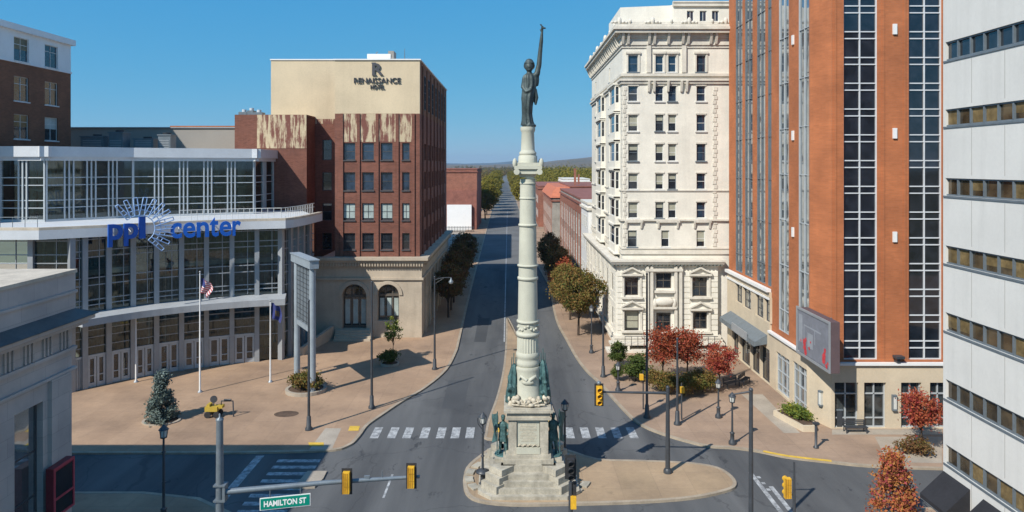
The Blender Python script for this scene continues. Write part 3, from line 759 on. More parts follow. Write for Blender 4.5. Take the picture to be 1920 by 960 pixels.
t = thing('brick_annex', 'low red brick building with a flat roof behind the grey arena wall', 'building', (-43, 108, 0))
m1 = MB(); m1.box(-52, X(480, 106), 106, 116, 0, Z(239, 106)); m1.build('wall', 'row_brick', t)
m1 = MB(); m1.box(-52.2, X(480, 106) + .2, 105.8, 116.2, Z(239, 106), Z(236, 106)); m1.build('coping', 'tower_brick', t)

# ================================================================== HOTEL
ho = thing('hotel', 'tall brick hotel with cream top, stained parapets and an arched stone base', 'hotel', (-20, 95, 0))
YH = 86.0; XE = X(787, YH); XR = X(628, YH); YL = 92.0; XL = X(575, YL); XLL = X(440, YL)
zT = Z(113, YH); zC = Z(213, YH); zB = Z(487, YH); zE = Z(520, YH)
FH = FR((0, YH, 0), (1, 0, 0), (0, -1, 0)); FE = FR((XE, 0, 0), (0, 1, 0), (1, 0, 0)); YR = 96.0; zCL = Z(215, YL); FL = FR((0, YL, 0), (1, 0, 0), (0, -1, 0)); FRc = FR((0, YR, 0), (1, 0, 0), (0, -1, 0))
hx = lambda px: X(px, YH); hz = lambda py: Z(py, YH)
rows = [(268, 300), (323, 357), (381, 413), (437, 468)]; wc = [(643, 666), (679, 701), (714, 736), (754, 768)]
fops = [(hx(a), hx(b), hz(q), hz(p)) for (p, q) in rows for (a, b) in wc]
cops = [(FRc.o.x + X(604, YR), X(622, YR), Z(q, YR), Z(p, YR)) for (p, q) in [(262, 300)] + rows[1:]]
yS = [YH + 3.6 + 4.35 * i for i in range(7)]
sops = [(y, y + 2.5, hz(q), hz(p)) for (p, q) in rows for y in yS]
w = MB()
w.wall(FH, XR, XE, zB, zC, fops, .3)
w.wall(FL, XLL, XL, 0, zCL, [], .3)
w.wall(FRc, XL, XR, 0, zC, cops, .25)
w.quad((XR, YH, zB), (XR, YR, zB), (XR, YR, zC), (XR, YH, zC)); w.quad((XL, YL, 0), (XL, YR, 0), (XL, YR, zCL), (XL, YL, zCL))
w.wall(FE, YH, 121, zB, zC, sops, .3)
w.quad((XLL, 121, 0), (XE, 121, 0), (XE, 121, zC), (XLL, 121, zC)); w.quad((XLL, YL, 0), (XLL, 121, 0), (XLL, 121, zC), (XLL, YL, zC))
for a in (641, 672.5, 707.5, 745, 775):       # narrow brick piers between the windows
    w.fb(FH, hx(a) - .18, hx(a) + .18, zB + .3, zC, .003, .16)
for y in yS: w.fb(FE, y - 1.3, y - .6, zB + .3, zC, .003, .18)
w.build('wall', 'hotel_brick', ho)
cr = MB()      # cream attic: over the right wing, and set back over the rest
c0 = zC + .003
cr.box(XR, XE, YH + .01, YH + .5, c0, zT); cr.box(hx(508) * YR / YH, XR - .003, YR, 120.9, c0, Z(113, YR))
cr.build('attic', 'hotel_cream', ho)
cr = MB(); cr.box(XR, XE, YH + .503, 121, c0, zT - .003)
for y in yS: cr.box(XE + .002, XE + .15, y - 1.3, y - .6, c0, zT - .4)
cr.build('attic_side', 'dark_brick', ho)
cr = MB(); cr.box(XR - .2, XE + .15, YH - .14, 121, zT + .012, zT + .16); cr.box(hx(508) * YR / YH - .1, XR - .2 - .003, YR - .12, 121, Z(113, YR) + .002, Z(113, YR) + .16); cr.build('coping', 'white_panel', ho)
for i, y in enumerate(yS):
    window(ho, FE, y + .5, y + 2.0, zC + .8, zT - 1.4, d=.02, fm='dark_frame', gm='window_dark', cols=2, rows=4)
# flaking paint on the parapets, 2 cm proud
st = MB(); st.fb(FL, X(482, YL), XL - .03, Z(278, YL), zCL - .02, .003, .03)
for a, b in ((643, 671), (675, 706), (709, 743), (747, 773)): st.fb(FH, hx(a) + .05, hx(b) - .05, hz(266), zC - .02, .004, .035)
st.fb(FRc, X(577, YR), X(626, YR), Z(232, YR), zC - .02, .004, .03)
pieces(st, 'painted_parapet', 'flaking_paint', ho)
for i, o in enumerate(fops):
    r = i // 4; window(ho, FH, *o, d=-.25, fm='dark_frame', gm='window_blue' if r < 2 else 'window_dark', cols=2 if r == 2 else 1, rows=2, fw=.08, sill=.08, blind_or_reflection='blind_green' if r == 2 else (random.choice([None, 'window_blue']) if r == 1 else None), bfrac=.88 if r == 2 else .5)
for o in cops: window(ho, FRc, *o, d=-.2, fm='dark_frame', gm='window_dark', rows=2)
for o in sops: window(ho, FE, *o, d=-.25, fm='dark_frame', gm='window_blue', cols=2, rows=3)
# stone base with two arches
def arch_wall(F, u0, u1, v0, v1, arches, reveal, mbw, seg=18):
    """front wall with round-headed openings; arches = [(uc, half, sill, spring)]"""
    us = [u0]
    cur = u0
    for (uc, hf, s_, sp) in arches:
        mbw.fq(F, cur, uc - hf, v0, v1, 0)
        if s_ > v0 + .01: mbw.fq(F, uc - hf, uc + hf, v0, s_, 0)
        P = [(uc + hf * math.cos(math.pi - math.pi * i / seg), sp + hf * math.sin(math.pi * i / seg)) for i in range(seg + 1)]
        for i in range(seg):
            a, b = P[i], P[i + 1]
            mbw.quad(F.p(a[0], a[1], 0), F.p(b[0], b[1], 0), F.p(b[0], v1, 0), F.p(a[0], v1, 0))
            mbw.quad(F.p(a[0], a[1], 0), F.p(b[0], b[1], 0), F.p(b[0], b[1], -reveal), F.p(a[0], a[1], -reveal))
        for u in (uc - hf, uc + hf): mbw.quad(F.p(u, s_, 0), F.p(u, sp, 0), F.p(u, sp, -reveal), F.p(u, s_, -reveal))
        mbw.quad(F.p(uc - hf, s_, 0), F.p(uc + hf, s_, 0), F.p(uc + hf, s_, -reveal), F.p(uc - hf, s_, -reveal))
        cur = uc + hf
    mbw.fq(F, cur, u1, v0, v1, 0)
FS = FR((0, YH - .35, 0), (1, 0, 0), (0, -1, 0)); YS_ = YH - .35
sx = lambda px: X(px, YS_); sz = lambda py: Z(py, YS_)
hw = sx(687) - sx(664.5); arcs = [(sx(664.5), hw, 1.2, sz(533) - hw), (sx(728), sx(748) - sx(728), 2.2, sz(533) - (sx(748) - sx(728)))]
b = MB(); XB = sx(590); XEb = XE + .3
arch_wall(FS, XB, XEb, 0, zB - .003, arcs, .9, b)
sb = []
for y in yS: sb += [(y, y + 2.2, 5.4, 7.6), (y, y + 2.2, 1.0, 4.4)]
FSE = FR((XEb, 0, 0), (0, 1, 0), (1, 0, 0)); b.wall(FSE, YS_, 121, 0, zB - .003, sb, .4)
for y in yS: b.fb(FSE, y - 1.35, y - .55, 0, zE, .003, .25)
b.quad((XB, YS_, 0), (XB, YR, 0), (XB, YR, zB), (XB, YS_, zB)); 
b.build('stone_base', 'hotel_stone', ho)
b = MB()
for (z0, z1, o) in ((zB - .25, zB + .05, .55), (zB + .05, zB + .4, .85), (sz(499), zB - .253, .3), (zE - .25, zE, .22)):
    b.fb(FS, XB - .2, XEb + o, z0, z1, -.3, o); b.fb(FSE, YS_ + .003, 121, z0 + .004, z1 - .004, -.3, o - .006)
u = XB
while u < XEb + .2: b.fb(FS, u, u + .16, sz(499) + .03, zB - .26, .31, .5); u += .34
u = YS_ + .4
while u < 120.6: b.fb(FSE, u, u + .22, sz(499) + .03, zB - .26, .295, .5); u += .6
for (uc, hf, s_, sp) in arcs:
    for i in range(14):
        a0, a1 = math.pi * i / 14, math.pi * (i + 1) / 14
        P = [FS.p(uc + r * math.cos(a), sp + r * math.sin(a), d) for d in (.003, .14) for (r, a) in ((hf + .02, a0), (hf + .45, a0), (hf + .45, a1), (hf + .02, a1))]
        b.hexa(P)
b.build('cornice', 'hotel_stone', ho)
for (uc, hf, s_, sp) in arcs:
    f = MB()
    for k in range(4):
        u = uc - hf + 2 * hf * k / 3; hh = sp + math.sqrt(max(0, hf * hf - (u - uc) ** 2))
        f.fb(FS, u - .08, u + .08, s_, max(hh, sp), -.8, -.66)
    f.fb(FS, uc - hf, uc + hf, sp - .25, sp + .05, -.8, -.6); f.fb(FS, uc - hf, uc + hf, s_, s_ + .3, -.8, -.62)
    for i in range(14):
        a0, a1 = math.pi * i / 14, math.pi * (i + 1) / 14
        f.hexa([FS.p(uc + r * math.cos(a), sp + r * math.sin(a), d) for d in (-.8, -.64) for (r, a) in ((hf - .2, a0), (hf, a0), (hf, a1), (hf - .2, a1))])
    wd = f.build('arched_window', 'bronze_frame', ho)
    g = MB(); g.poly([FS.p(uc - hf, s_, -.74), FS.p(uc + hf, s_, -.74)] + [FS.p(uc + hf * math.cos(math.pi * i / 16), sp + hf * math.sin(math.pi * i / 16), -.74) for i in range(17)]); g.build('pane', 'shop_glass', wd)
    bl = MB()
    for k in range(3):
        u = uc - hf + 2 * hf * (k + .5) / 3
        bl.fb(FS, u - hf * .2, u + hf * .2, s_ + .5, sp - .5, -.735, -.72)
    bl.build('curtain', 'blind_green', wd)
for o in sb: window(ho, FSE, *o, d=-.35, fm='dark_frame', gm='window_dark', cols=2, rows=2)
stp = MB()
for k in range(4): stp.box(sx(632) , sx(700), YS_ - .4 - .38 * (4 - k), YS_ - .003, .13 + .26 * k, .13 + .26 * (k + 1))
stp.build('entrance_steps', 'hotel_stone', ho)
bw = MB()        # ramp wall beside the entrance
bw.hexa([(sx(600), YS_ - 8, .1), (sx(606), YS_ - 8, .1), (sx(628), YS_ - .5, .1), (sx(622), YS_ - .5, .1), (sx(600), YS_ - 8, 1.0), (sx(606), YS_ - 8, 1.0), (sx(628), YS_ - .5, 1.7), (sx(622), YS_ - .5, 1.7)])
bw.build('ramp_wall', 'hotel_stone', ho)
rw = MB(); rw.box(-42, -19.5, 139, 194, 0, 26); rw.box(-36, -20.5, 121, 139, 0, 7.5); rw.build('unseen_block', 'hotel_brick', ho)  # separate unseen block, inferred from its street shadow; low link to hotel added
rf = MB(); rf.box(XLL, XL, YL + .1, YR, zCL - .4, zCL - .3); rf.box(XB + .1, XR, YS_ + .1, YR - .15, zB - .5, zB - .01); rf.build('wing_roof', 'gravel_roof', ho)
# hotel sign
hs = thing('hotel_sign', 'dark RENAISSANCE HOTEL lettering under a large R on the cream attic', 'sign', (hx(707), YH, hz(170)))
def hword(s, x0, x1, y0, y1, th=.02):
    mb = MB(); text_into(mb, s, FH, hx(x0), hx(x1), hz(y1), hz(y0), .02, .15, th); mb.build('lettering', 'sign_dark', hs)
hword('R', 698, 719, 119, 141, .03); hword('RENAISSANCE', 664, 751, 146, 156, .0); hword('HOTEL', 695, 721, 159, 167, .0)
mb = MB(); mb.fb(FH, hx(697), hx(705), hz(119.5), hz(117.5), .021, .16); mb.fb(FH, hx(698), hx(706), hz(142), hz(140), .021, .16); mb.build('lettering', 'sign_dark', hs)
# things on the hotel roof
zr = zT + .16
t = thing('roof_platform', 'pale horizontal roof tank with a boxy end on the hotel roof', 'roof unit', (hx(708), YH + 3, zr))
m1 = MB(); m1.fb(FH, hx(682), hx(727), zr + .35, zr + .95, -4, -2); m1.fb(FH, hx(684), hx(722), zr, zr + .35, -3.8, -2.2); m1.build('tank', 'white_panel', t)
m1 = MB(); m1.fb(FH, hx(722), hx(733), zr, zr + 1.35, -3.9, -2.1); m1.build('cabinet', 'grey_panel', t)
m1 = MB(); m1.tube([FH.p(hx(697), zr + .9, -3), FH.p(hx(697), zr + 1.3, -3), FH.p(hx(700), zr + 1.35, -3)], .07, 6); m1.build('pipe', 'grey_metal', t)
for px, h, r, l in ((544, .75, .09, 'thin vent pipe at the left end of the hotel roof'), (558, .6, .1, 'short vent pipe second from the left on the hotel roof'), (576, .9, .22, 'fat white vent stack on the hotel roof'), (601, .75, .12, 'vent pipe beside the low box on the hotel roof')):
    m1 = MB(); m1.lathe((X(px, YR + 1), YR + 1), [(r, zr - .2), (r, zr + h * .8), (r * 1.35, zr + h * .82), (r * 1.35, zr + h)], 10); tag(m1.build('vent_pipe', 'white_panel'), l, 'vent', 'vents on the hotel roof')
t = thing('roof_box', 'low pale box between the vents on the hotel roof', 'roof unit', (X(590, YR + 2), YR + 2, zr))
m1 = MB(); m1.box(X(584, YR + 2), X(597, YR + 2), YR + 1.2, YR + 2.6, zr - .2, zr + .6); m1.build('casing', 'grey_panel', t)
m1 = MB(); m1.box(X(583, YR + 2), X(598, YR + 2), YR + 1.1, YR + 2.7, zr + .6, zr + .7); m1.build('lid', 'white_panel', t)
m1 = MB(); m1.tube([(hx(754), YH + 2, zr), (hx(754), YH + 2, zr + 1.6)], [.06, .03], 6); tag(m1.build('antenna', 'grey_metal'), 'thin antenna mast near the right corner of the hotel roof', 'antenna')
for i, (px, w_, h) in enumerate(((458, 1.1, 1.0), (472, .8, 1.5), (486, 1.2, .9))):
    t = thing('roof_machine', ['grey roof machine at the left end of the stained brick parapet', 'taller middle roof machine by the stained brick parapet', 'roof machine nearest the cream attic, beside the stained parapet'][i], 'roof unit', (X(px, 93), 93, zCL), 'roof machines left of the hotel')
    m1 = MB(); m1.box(X(px, 93) - w_ / 2, X(px, 93) + w_ / 2, 92.4, 93.6, zCL - .5, zCL + h * .4); m1.build('casing', 'grey_metal', t)
    m1 = MB(); m1.tube([(X(px, 93), 93, zCL + h * .4), (X(px, 93), 93, zCL + h * .4 + .35)], .3, 8); m1.build('fan', 'pale_panel', t)
# ================================================================== WHITE CORNER BUILDING (east side of the street)
wb = thing('corner_building', 'tall white ornate stone building with bracketed cornice and pedimented lower windows', 'building', (19, 90, 0))
YW = 81.0; XW = 12.9; XR_ = 27.2; YWE = 112.0
wx = lambda px: X(px, YW); wz = lambda py: Z(py, YW)
FW = FR((0, YW, 0), (1, 0, 0), (0, -1, 0)); FWL = FR((XW, 0, 0), (0, -1, 0), (-1, 0, 0))      # on the left face u = -Y
rowsU = [(104, 135), (161, 190), (215, 246), (270, 302), (325, 355), (379, 409)]
colsU = [(1178, 1196), (1229, 1244), (1253, 1268), (1306, 1323)]
uo = [(wx(a), wx(b), wz(q), wz(p)) for (p, q) in rowsU for (a, b) in colsU]
uo += [(wx(a), wx(b), wz(463), wz(432)) for (a, b) in ((1177, 1194), (1240, 1255), (1306, 1322))]
lrow = rowsU + [(432, 463)]
bays = [(YX(1161, XW), YX(1151, XW)), (YX(1134, XW), YX(1126, XW))]
mid = [YX(1143, XW), YX(1117, XW)]
lo_ = [(-y - .45, -y + .45, wz(q), wz(p)) for (p, q) in lrow for y in mid]
zLo = wz(492); zCo = wz(85)
w = MB(); w.wall(FW, XW, XR_, zLo, zCo, uo, .28); w.wall(FWL, -YWE, -YW, zLo, zCo, lo_, .28)
w.quad((XW, YWE, 0), (XR_, YWE, 0), (XR_, YWE, zCo), (XW, YWE, zCo))
w.wall(FW, wx(1345), XR_, 0, zLo, [], .2)
w.build('wall', 'white_stone', wb)
for i, o in enumerate(uo):
    r, c = divmod(i, 4)
    window(wb, FW, *o, d=-.22, fm='white_frame' if i % 3 else 'grey_metal', gm='window_blue' if (r < 2 or c == 3) else 'window_dark', rows=2, fw=.07, sill=.16,
           blind_or_reflection='blind_cream' if (r >= 2 and c < 3) or r == 6 else None, bfrac=.52 + .16 * ((i * 7) % 3 - 1))
for o in lo_: window(wb, FWL, *o, d=-.22, fm='grey_metal', gm='window_dark', rows=2, sill=.16)
# bay windows up the street side
for (y0, y1) in bays:
    ya, yb = min(y0, y1), max(y0, y1); ya -= .5; yb += .5
    b = MB()
    for (p, q) in lrow[1:]:
        z0, z1 = wz(q) - .9, wz(p) + .35
        Fb = FR((XW - .6, 0, 0), (0, -1, 0), (-1, 0, 0))
        b.fb(Fb, -yb - .1, -ya + .1, z1, z1 + .22, -.6, .2); b.fb(Fb, -yb - .1, -ya + .1, z0 - .2, z0, -.6, .18)
        b.wall(Fb, -yb, -ya, z0, z1, [(-yb + .5, -ya - .5, z0 + .9, z1 - .2)], .2)
        Fs = FR((0, ya, 0), (1, 0, 0), (0, -1, 0)); b.wall(Fs, XW - .6, XW, z0, z1, [(XW - .5, XW - .1, z0 + .9, z1 - .2)], .15)
        b.quad((XW - .6, yb, z0), (XW, yb, z0), (XW, yb, z1), (XW - .6, yb, z1))
    bo = b.build('bay', 'white_stone', wb)
    for (p, q) in lrow[1:]:
        z0, z1 = wz(q), wz(p) + .15
        window(wb, Fb, -yb + .5, -ya - .5, z0, z1, d=-.16, fm='white_frame', gm='window_dark', rows=2)
        window(wb, Fs, XW - .5, XW - .1, z0, z1, d=-.12, fm='white_frame', gm='window_dark', rows=2, fw=.05)
# mouldings: main cornice, ledges, quoins
def band(mb, z0, z1, o, ue=XR_, xw=XW, yw=YW, ye=YWE):
    mb.box(xw - o, ue, yw - o, yw + .3, z0, z1); mb.box(xw - o, xw + .3, yw + .3 + .002, ye, z0, z1)
t = MB()
band(t, zCo, wz(72), .25); band(t, wz(72) + .003, wz(64), .4); band(t, wz(64) + .003, wz(58), 1.0); band(t, wz(58) + .003, wz(53), 1.2); band(t, wz(53) + .003, wz(48), .95)
band(t, wz(143), wz(138), .22); band(t, wz(157), wz(152), .2); band(t, wz(152) + .003, wz(148), .36); band(t, wz(90), zCo - .003, .12)
band(t, wz(358.5), wz(356), .12); band(t, wz(414), wz(411), .26); band(t, wz(467), wz(464), .12); band(t, wz(476), wz(470), .18)
t.build('cornice', 'white_trim', wb)
t = MB()
def bracket(F, u, z0, z1, w_, dp): 
    t.hexa([F.p(u - w_, z0, 0.0), F.p(u + w_, z0, 0.0), F.p(u + w_, z0, dp * .45), F.p(u - w_, z0, dp * .45), F.p(u - w_, z1, 0.0), F.p(u + w_, z1, 0.0), F.p(u + w_, z1, dp), F.p(u - w_, z1, dp)])
for px in (1167, 1177, 1216, 1226, 1252, 1279, 1289, 1331, 1341): bracket(FW, wx(px), wz(83), wz(64) - .01, .14, .85)
y = YW + 1.2
while y < YWE: bracket(FWL, -y, wz(83), wz(64) - .01, .14, .85); y += 1.5 if int(y * 10) % 2 else 1.1
for px in (1216, 1226, 1252, 1277, 1287): bracket(FW, wx(px), wz(172), wz(152), .12, .5)
for px in (1174, 1202, 1234, 1270, 1302, 1330): bracket(FW, wx(px), wz(428), wz(414) - .01, .1, .36)
for u0, u1 in ((1171, 1205), (1230, 1274), (1300, 1333)):
    t.fb(FW, wx(u0), wx(u1), wz(417), wz(412), .2, .32)
pieces(t, 'bracket', 'white_trim', wb)
t = MB()      # crest ornaments and low roof parapet
band(t, wz(48) + .003, wz(43), .6)
for F, us in ((FW, [wx(p) for p in (1160, 1180, 1222, 1257, 1290, 1333, 1358)]), (FWL, [-(YW + 2 + 4.2 * i) for i in range(7)])):
    for k, u in enumerate(us):
        c = F.p(u, wz(41.5), .6)
        t.ball((c.x, c.y, c.z), (.26, .22, .46) if k % 2 == 0 else (.17, .17, .26), 8, 6)
        if k % 2 == 0:
            for s in (-.55, .55): 
                c = F.p(u + s * .8, wz(43.5), .6); t.ball((c.x, c.y, c.z), (.26, .2, .18), 8, 5); c = F.p(u + s * 1.5, wz(44), .6); t.ball((c.x, c.y, c.z), (.17, .15, .13), 8, 5)
t.build('roof_ornament', 'white_trim', wb)
t = MB()
for px0, px1 in ((1168, 1175), (1336, 1345)):
    z = wz(462); i = 0
    while z < wz(162):
        t.fb(FW, wx(px0) + (.12 if i % 2 else 0), wx(px1) - (0 if i % 2 else .12), z, z + .42, .003, .07); z += .52; i += 1
z = wz(462); i = 0
while z < wz(162):
    t.fb(FWL, -YW - .62 + (.14 if i % 2 else 0), -YW - .003, z, z + .42, .003, .07); z += .52; i += 1
pieces(t, 'quoin', 'white_trim', wb, .12); t = MB()
for (a, b) in colsU:       # window surrounds of the top storey and pilasters of the centre bay
    t.fb(FW, wx(a) - .22, wx(a) - .02, wz(135), wz(101), .003, .1); t.fb(FW, wx(b) + .02, wx(b) + .22, wz(135), wz(101), .003, .1); t.fb(FW, wx(a) - .3, wx(b) + .3, wz(101), wz(97), .003, .2)
for px in (1216, 1282): t.fb(FW, wx(px) - .25, wx(px) + .25, wz(136.5), wz(86), .003, .25)
for (p, q) in rowsU[1:]:
    for (a, b) in colsU: t.fb(FW, wx(a) - .1, wx(b) + .1, wz(p) + .01, wz(p) + .2, .003, .08)
pieces(t, 'window_surround', 'white_trim', wb)
# lower two storeys: rusticated, pediments, pilasters, deep dark-soffited cornice
YB = 80.4; XB_ = 12.1; bx = lambda px: X(px, YB); bzz = lambda py: Z(py, YB)
FBW = FR((0, YB, 0), (1, 0, 0), (0, -1, 0)); FBL = FR((XB_, 0, 0), (0, -1, 0), (-1, 0, 0))
lops = [(bx(a), bx(b), bzz(q), bzz(p)) for (a, b, p, q) in ((1172, 1197, 520, 554), (1230, 1259, 512, 541), (1299, 1326, 520, 556), (1172, 1198, 583, 621), (1230, 1258, 586, 622), (1300, 1326, 585, 617), (1308, 1340, 641, 660), (1190, 1260, 643, 662))]
sopsL = [(-y - 1.1, -y + 1.1, bzz(q), bzz(p)) for (p, q) in ((520, 555), (584, 621)) for y in (84, 88.5, 93, 97.5, 102, 106.5)]
xe = bx(1346)
w = MB()
zs = [0, bzz(640)] + [bzz(640) + (zLo - .3 - bzz(640)) * i / 14 for i in range(1, 15)]
w.wall(FBW, XB_, xe, 0, zLo - .3, lops, .35); w.wall(FBL, -YWE, -YB, 0, zLo - .3, sopsL, .35)
w.quad((xe, YB, 0), (xe, YW, 0), (xe, YW, zLo), (xe, YB, zLo))
w.build('base_wall', 'white_stone', wb)
t = MB()      # rustication courses stand proud between thin joints
def courses(F, a, b, ops):
    for i in range(1, 14):
        z0, z1 = zs[i] + .05, zs[i + 1] - .05
        cuts = [a]
        for o in sorted(ops):
            if o[2] - .3 < z1 and o[3] + .3 > z0: cuts += [max(a, o[0] - .35), o[1] + .35]
        cuts.append(b)
        segs = [(cuts[k], cuts[k + 1]) for k in range(0, len(cuts) - 1, 2)]
        for (p, q) in segs:
            if q - p > .1: t.fb(F, p, q, z0, z1, .002, .07)
courses(FBW, XB_ + .1, xe - .02, lops); courses(FBL, -YWE + .1, -YB - .12, sopsL)
t.build('rustication', 'white_stone', wb)
t = MB()
def bband(z0, z1, o): t.box(XB_ - o, xe + o, YB - o, YB + .5, z0, z1); t.box(XB_ - o, XB_ + .5, YB + .502, YWE, z0, z1)
bband(zLo - .3, zLo - .05, .25); bband(zLo - .047, zLo + .2, .6); bband(zLo + .203, zLo + .42, .75); bband(bzz(637.5), bzz(635.5), .45); bband(bzz(512) + 0.5, bzz(512) + .75, .12) if False else None
bband(bzz(634), bzz(628), .3)
t.box(XB_ - .9, xe + .4, YB - 1.5, YB - .003, bzz(641.5), bzz(638)); [t.box(bx(p) - .12, bx(p) + .12, YB - 1.45, YB - 1.2, .13, bzz(641.6)) for p in (1175, 1210, 1262, 1300, 1344)]; t.build('base_cornice', 'white_trim', wb)
t = MB()
u = XB_ - .6
while u < xe + .6: t.fb(FBW, u, u + .2, zLo - .28, zLo - .05, .26, .52); u += .42
y = YB + .3
while y < YWE: t.fb(FBL, -y - .2, -y, zLo - .28, zLo - .05, .26, .52); y += .46
t.build('dentil', 'copper_green', wb)
t = MB()
for px in (1213, 1221, 1266, 1275): t.fb(FBW, bx(px) - .16, bx(px) + .16, bzz(634), zLo - .35, .08, .42)
t.fb(FBW, bx(1209), bx(1279), bzz(508), bzz(503), .08, .5)
for a, b, c_, y_ in ((1172, 1197, 1184.5, 518), (1299, 1326, 1312.5, 518), (1172, 1198, 1185, 581), (1300, 1326, 1313, 583)):
    u0, u1, z = bx(a) - .35, bx(b) + .35, bzz(y_)
    t.fb(FBW, u0 - .1, u1 + .1, z + .1, z + .3, .02, .45)
    uc = (u0 + u1) / 2
    for s in (-1, 1):
        e = uc + s * (u1 - u0 + .2) / 2
        t.hexa([FBW.p(e, z + .303, .03), FBW.p(uc, z + .95, .03), FBW.p(uc, z + .95, .4), FBW.p(e, z + .303, .4), FBW.p(e, z + .48, .03), FBW.p(uc, z + 1.15, .03), FBW.p(uc, z + 1.15, .4), FBW.p(e, z + .48, .4)])
    t.fb(FBW, u0, u0 + .22, bzz(y_ + 38), z + .1, .08, .2); t.fb(FBW, u1 - .22, u1, bzz(y_ + 38), z + .1, .08, .2); t.fb(FBW, u0 - .1, u1 + .1, bzz(y_ + 40) - .1, bzz(y_ + 38) - .003, .05, .38)
c = FBW.p(bx(1245), bzz(565), .3); t.ball((c.x, c.y, c.z), (1.3, .42, .55), 12, 6)
t.fb(FBW, bx(1224), bx(1267), bzz(578), bzz(574), .06, .55); t.fb(FBW, bx(1226), bx(1264), bzz(548), bzz(544), .06, .5)
for s in (1227, 1263): c = FBW.p(bx(s), bzz(568), .3); t.ball((c.x, c.y, c.z), (.3, .3, .6), 8, 6)
pieces(t, 'pediment', 'white_trim', wb)
for i, o in enumerate(lops): window(wb, FBW, *o, d=-.28, fm='bronze_frame' if i < 6 else 'white_frame', gm='window_dark', cols=2 if i not in (3,) else 1, rows=2 if i != 7 else 1, fw=.09, blind_or_reflection='blind_cream' if i == 3 else None, bfrac=.85)
for o in sopsL: window(wb, FBL, *o, d=-.28, fm='bronze_frame', gm='window_dark', cols=2, rows=2, fw=.09)
rl = MB()
for px in range(1172, 1346, 12): rl.tube([(X(px, 78.9), 78.9, bzz(643) - .1), (X(px, 78.9), 78.9, bzz(625))], .035, 5)
rl.tube([(X(1172, 78.9), 78.9, bzz(625)), (X(1346, 78.9), 78.9, bzz(625))], .035, 5); rl.build('railing', 'black_metal', wb)
tr = MB(); tr.box(XB_ - 1.3, xe + .5, 78.6, YB - .003, 0.13, .4); tr.build('terrace', 'white_trim', wb)
# penthouses
p = MB(); p.hexa([(X(1163, 85), 85, wz(48)), (X(1262, 85), 85, wz(48)), (X(1262, 85), 95, wz(48)), (X(1163, 85), 95, wz(48)), (X(1163, 85), 85, Z(14, 85)), (X(1262, 85), 85, Z(10, 85)), (X(1262, 85), 95, Z(10, 85)), (X(1163, 85), 95, Z(14, 85))])
FP = FR((0, 84, 0), (1, 0, 0), (0, -1, 0)); po = [(X(a, 84), X(b, 84), Z(40, 84), Z(20, 84)) for a, b in ((1288, 1301), (1312, 1325), (1335, 1348))]
p.wall(FP, X(1263, 84), 27, wz(48), Z(6, 84), po, .25); p.quad((X(1263, 84), 84, wz(48)), (X(1263, 84), 95, wz(48)), (X(1263, 84), 95, Z(6, 84)), (X(1263, 84), 84, Z(6, 84)))
p.quad((X(1263, 84), 84, Z(6, 84)), (27, 84, Z(6, 84)), (27, 95, Z(6, 84)), (X(1263, 84), 95, Z(6, 84)))
p.build('penthouse', 'white_stone', wb)
p = MB(); p.fb(FP, X(1261, 84), 27.1, Z(12, 84), Z(6, 84) + .02, -.1, .25); p.fb(FP, X(1261, 84), 27.1, Z(6, 84) + .023, Z(3, 84), -.1, .35); p.build('penthouse_cornice', 'white_trim', wb)
for o in po: window(wb, FP, *o, d=-.2, fm='white_frame', gm='window_blue', cols=2, rows=1)
rf = MB(); rf.box(XW, XR_, YW + .1, YWE - .1, wz(48) - .3, wz(48) - .01); rf.build('roof', 'gravel_roof', wb)

# ================================================================== BRICK TOWER with the curtain-wall strips
bt = thing('brick_tower', 'orange brick office tower with tall dark glass strips over a pale stone base', 'building', (30, 66, 0))
XT = 25.1; YT = 56.2; XC = 25.9; YC = 58.6; ZT = 43.0; XTE = 40.0; YTB = 80.2
FT = FR((0, YT, 0), (1, 0, 0), (0, -1, 0)); FTL = FR((XT, 0, 0), (0, -1, 0), (-1, 0, 0))
cdir = Vector((XC - XT, YT - YC)); FCh = FR((XT, YC, 0), (cdir.x, cdir.y, 0), (cdir.y, -cdir.x, 0)); LCh = cdir.length
tx = lambda px: X(px, YT); tz = lambda py: Z(py, YT)
zb = tz(683); ftops = [(tx(1582), tx(1646), tz(675), ZT - .5), (tx(1704), tx(1767), tz(675), ZT - .5)]
yA = YX(1447, XT)                       # break between the two halves of the west face
zA = Z(512, 79)                         # brick of the far half starts higher
lst = [(1379.5, 1392), (1397, 1411), (1419.5, 1435), (1440, 1446.5)]; lst2 = [(1460.5, 1479), (1497.5, 1517.5)]
LA = [(-YX(a, XT), -YX(b, XT), zA + .5, ZT - .5) for a, b in lst]; LB = [(-YX(a, XT), -YX(b, XT), zb + .7, ZT - .5) for a, b in lst2]
w = MB(); w.wall(FT, XC, XTE, zb, ZT, ftops, .35); w.wall(FCh, 0, LCh, zb, ZT, [], .2)
w.wall(FTL, -YTB, -yA, zA, ZT, LA, .3); w.wall(FTL, -yA, -YC, zb, ZT, LB, .3)
w.quad((XT, YTB, 0), (XTE, YTB, 0), (XTE, YTB, ZT), (XT, YTB, ZT))
for a in (1571, 1577): pass
for px in (1566, 1656, 1696): w.fb(FT, tx(px) - .1, tx(px) + .1, zb, ZT - .2, .002, .05)
w.build('wall', 'tower_brick', bt)
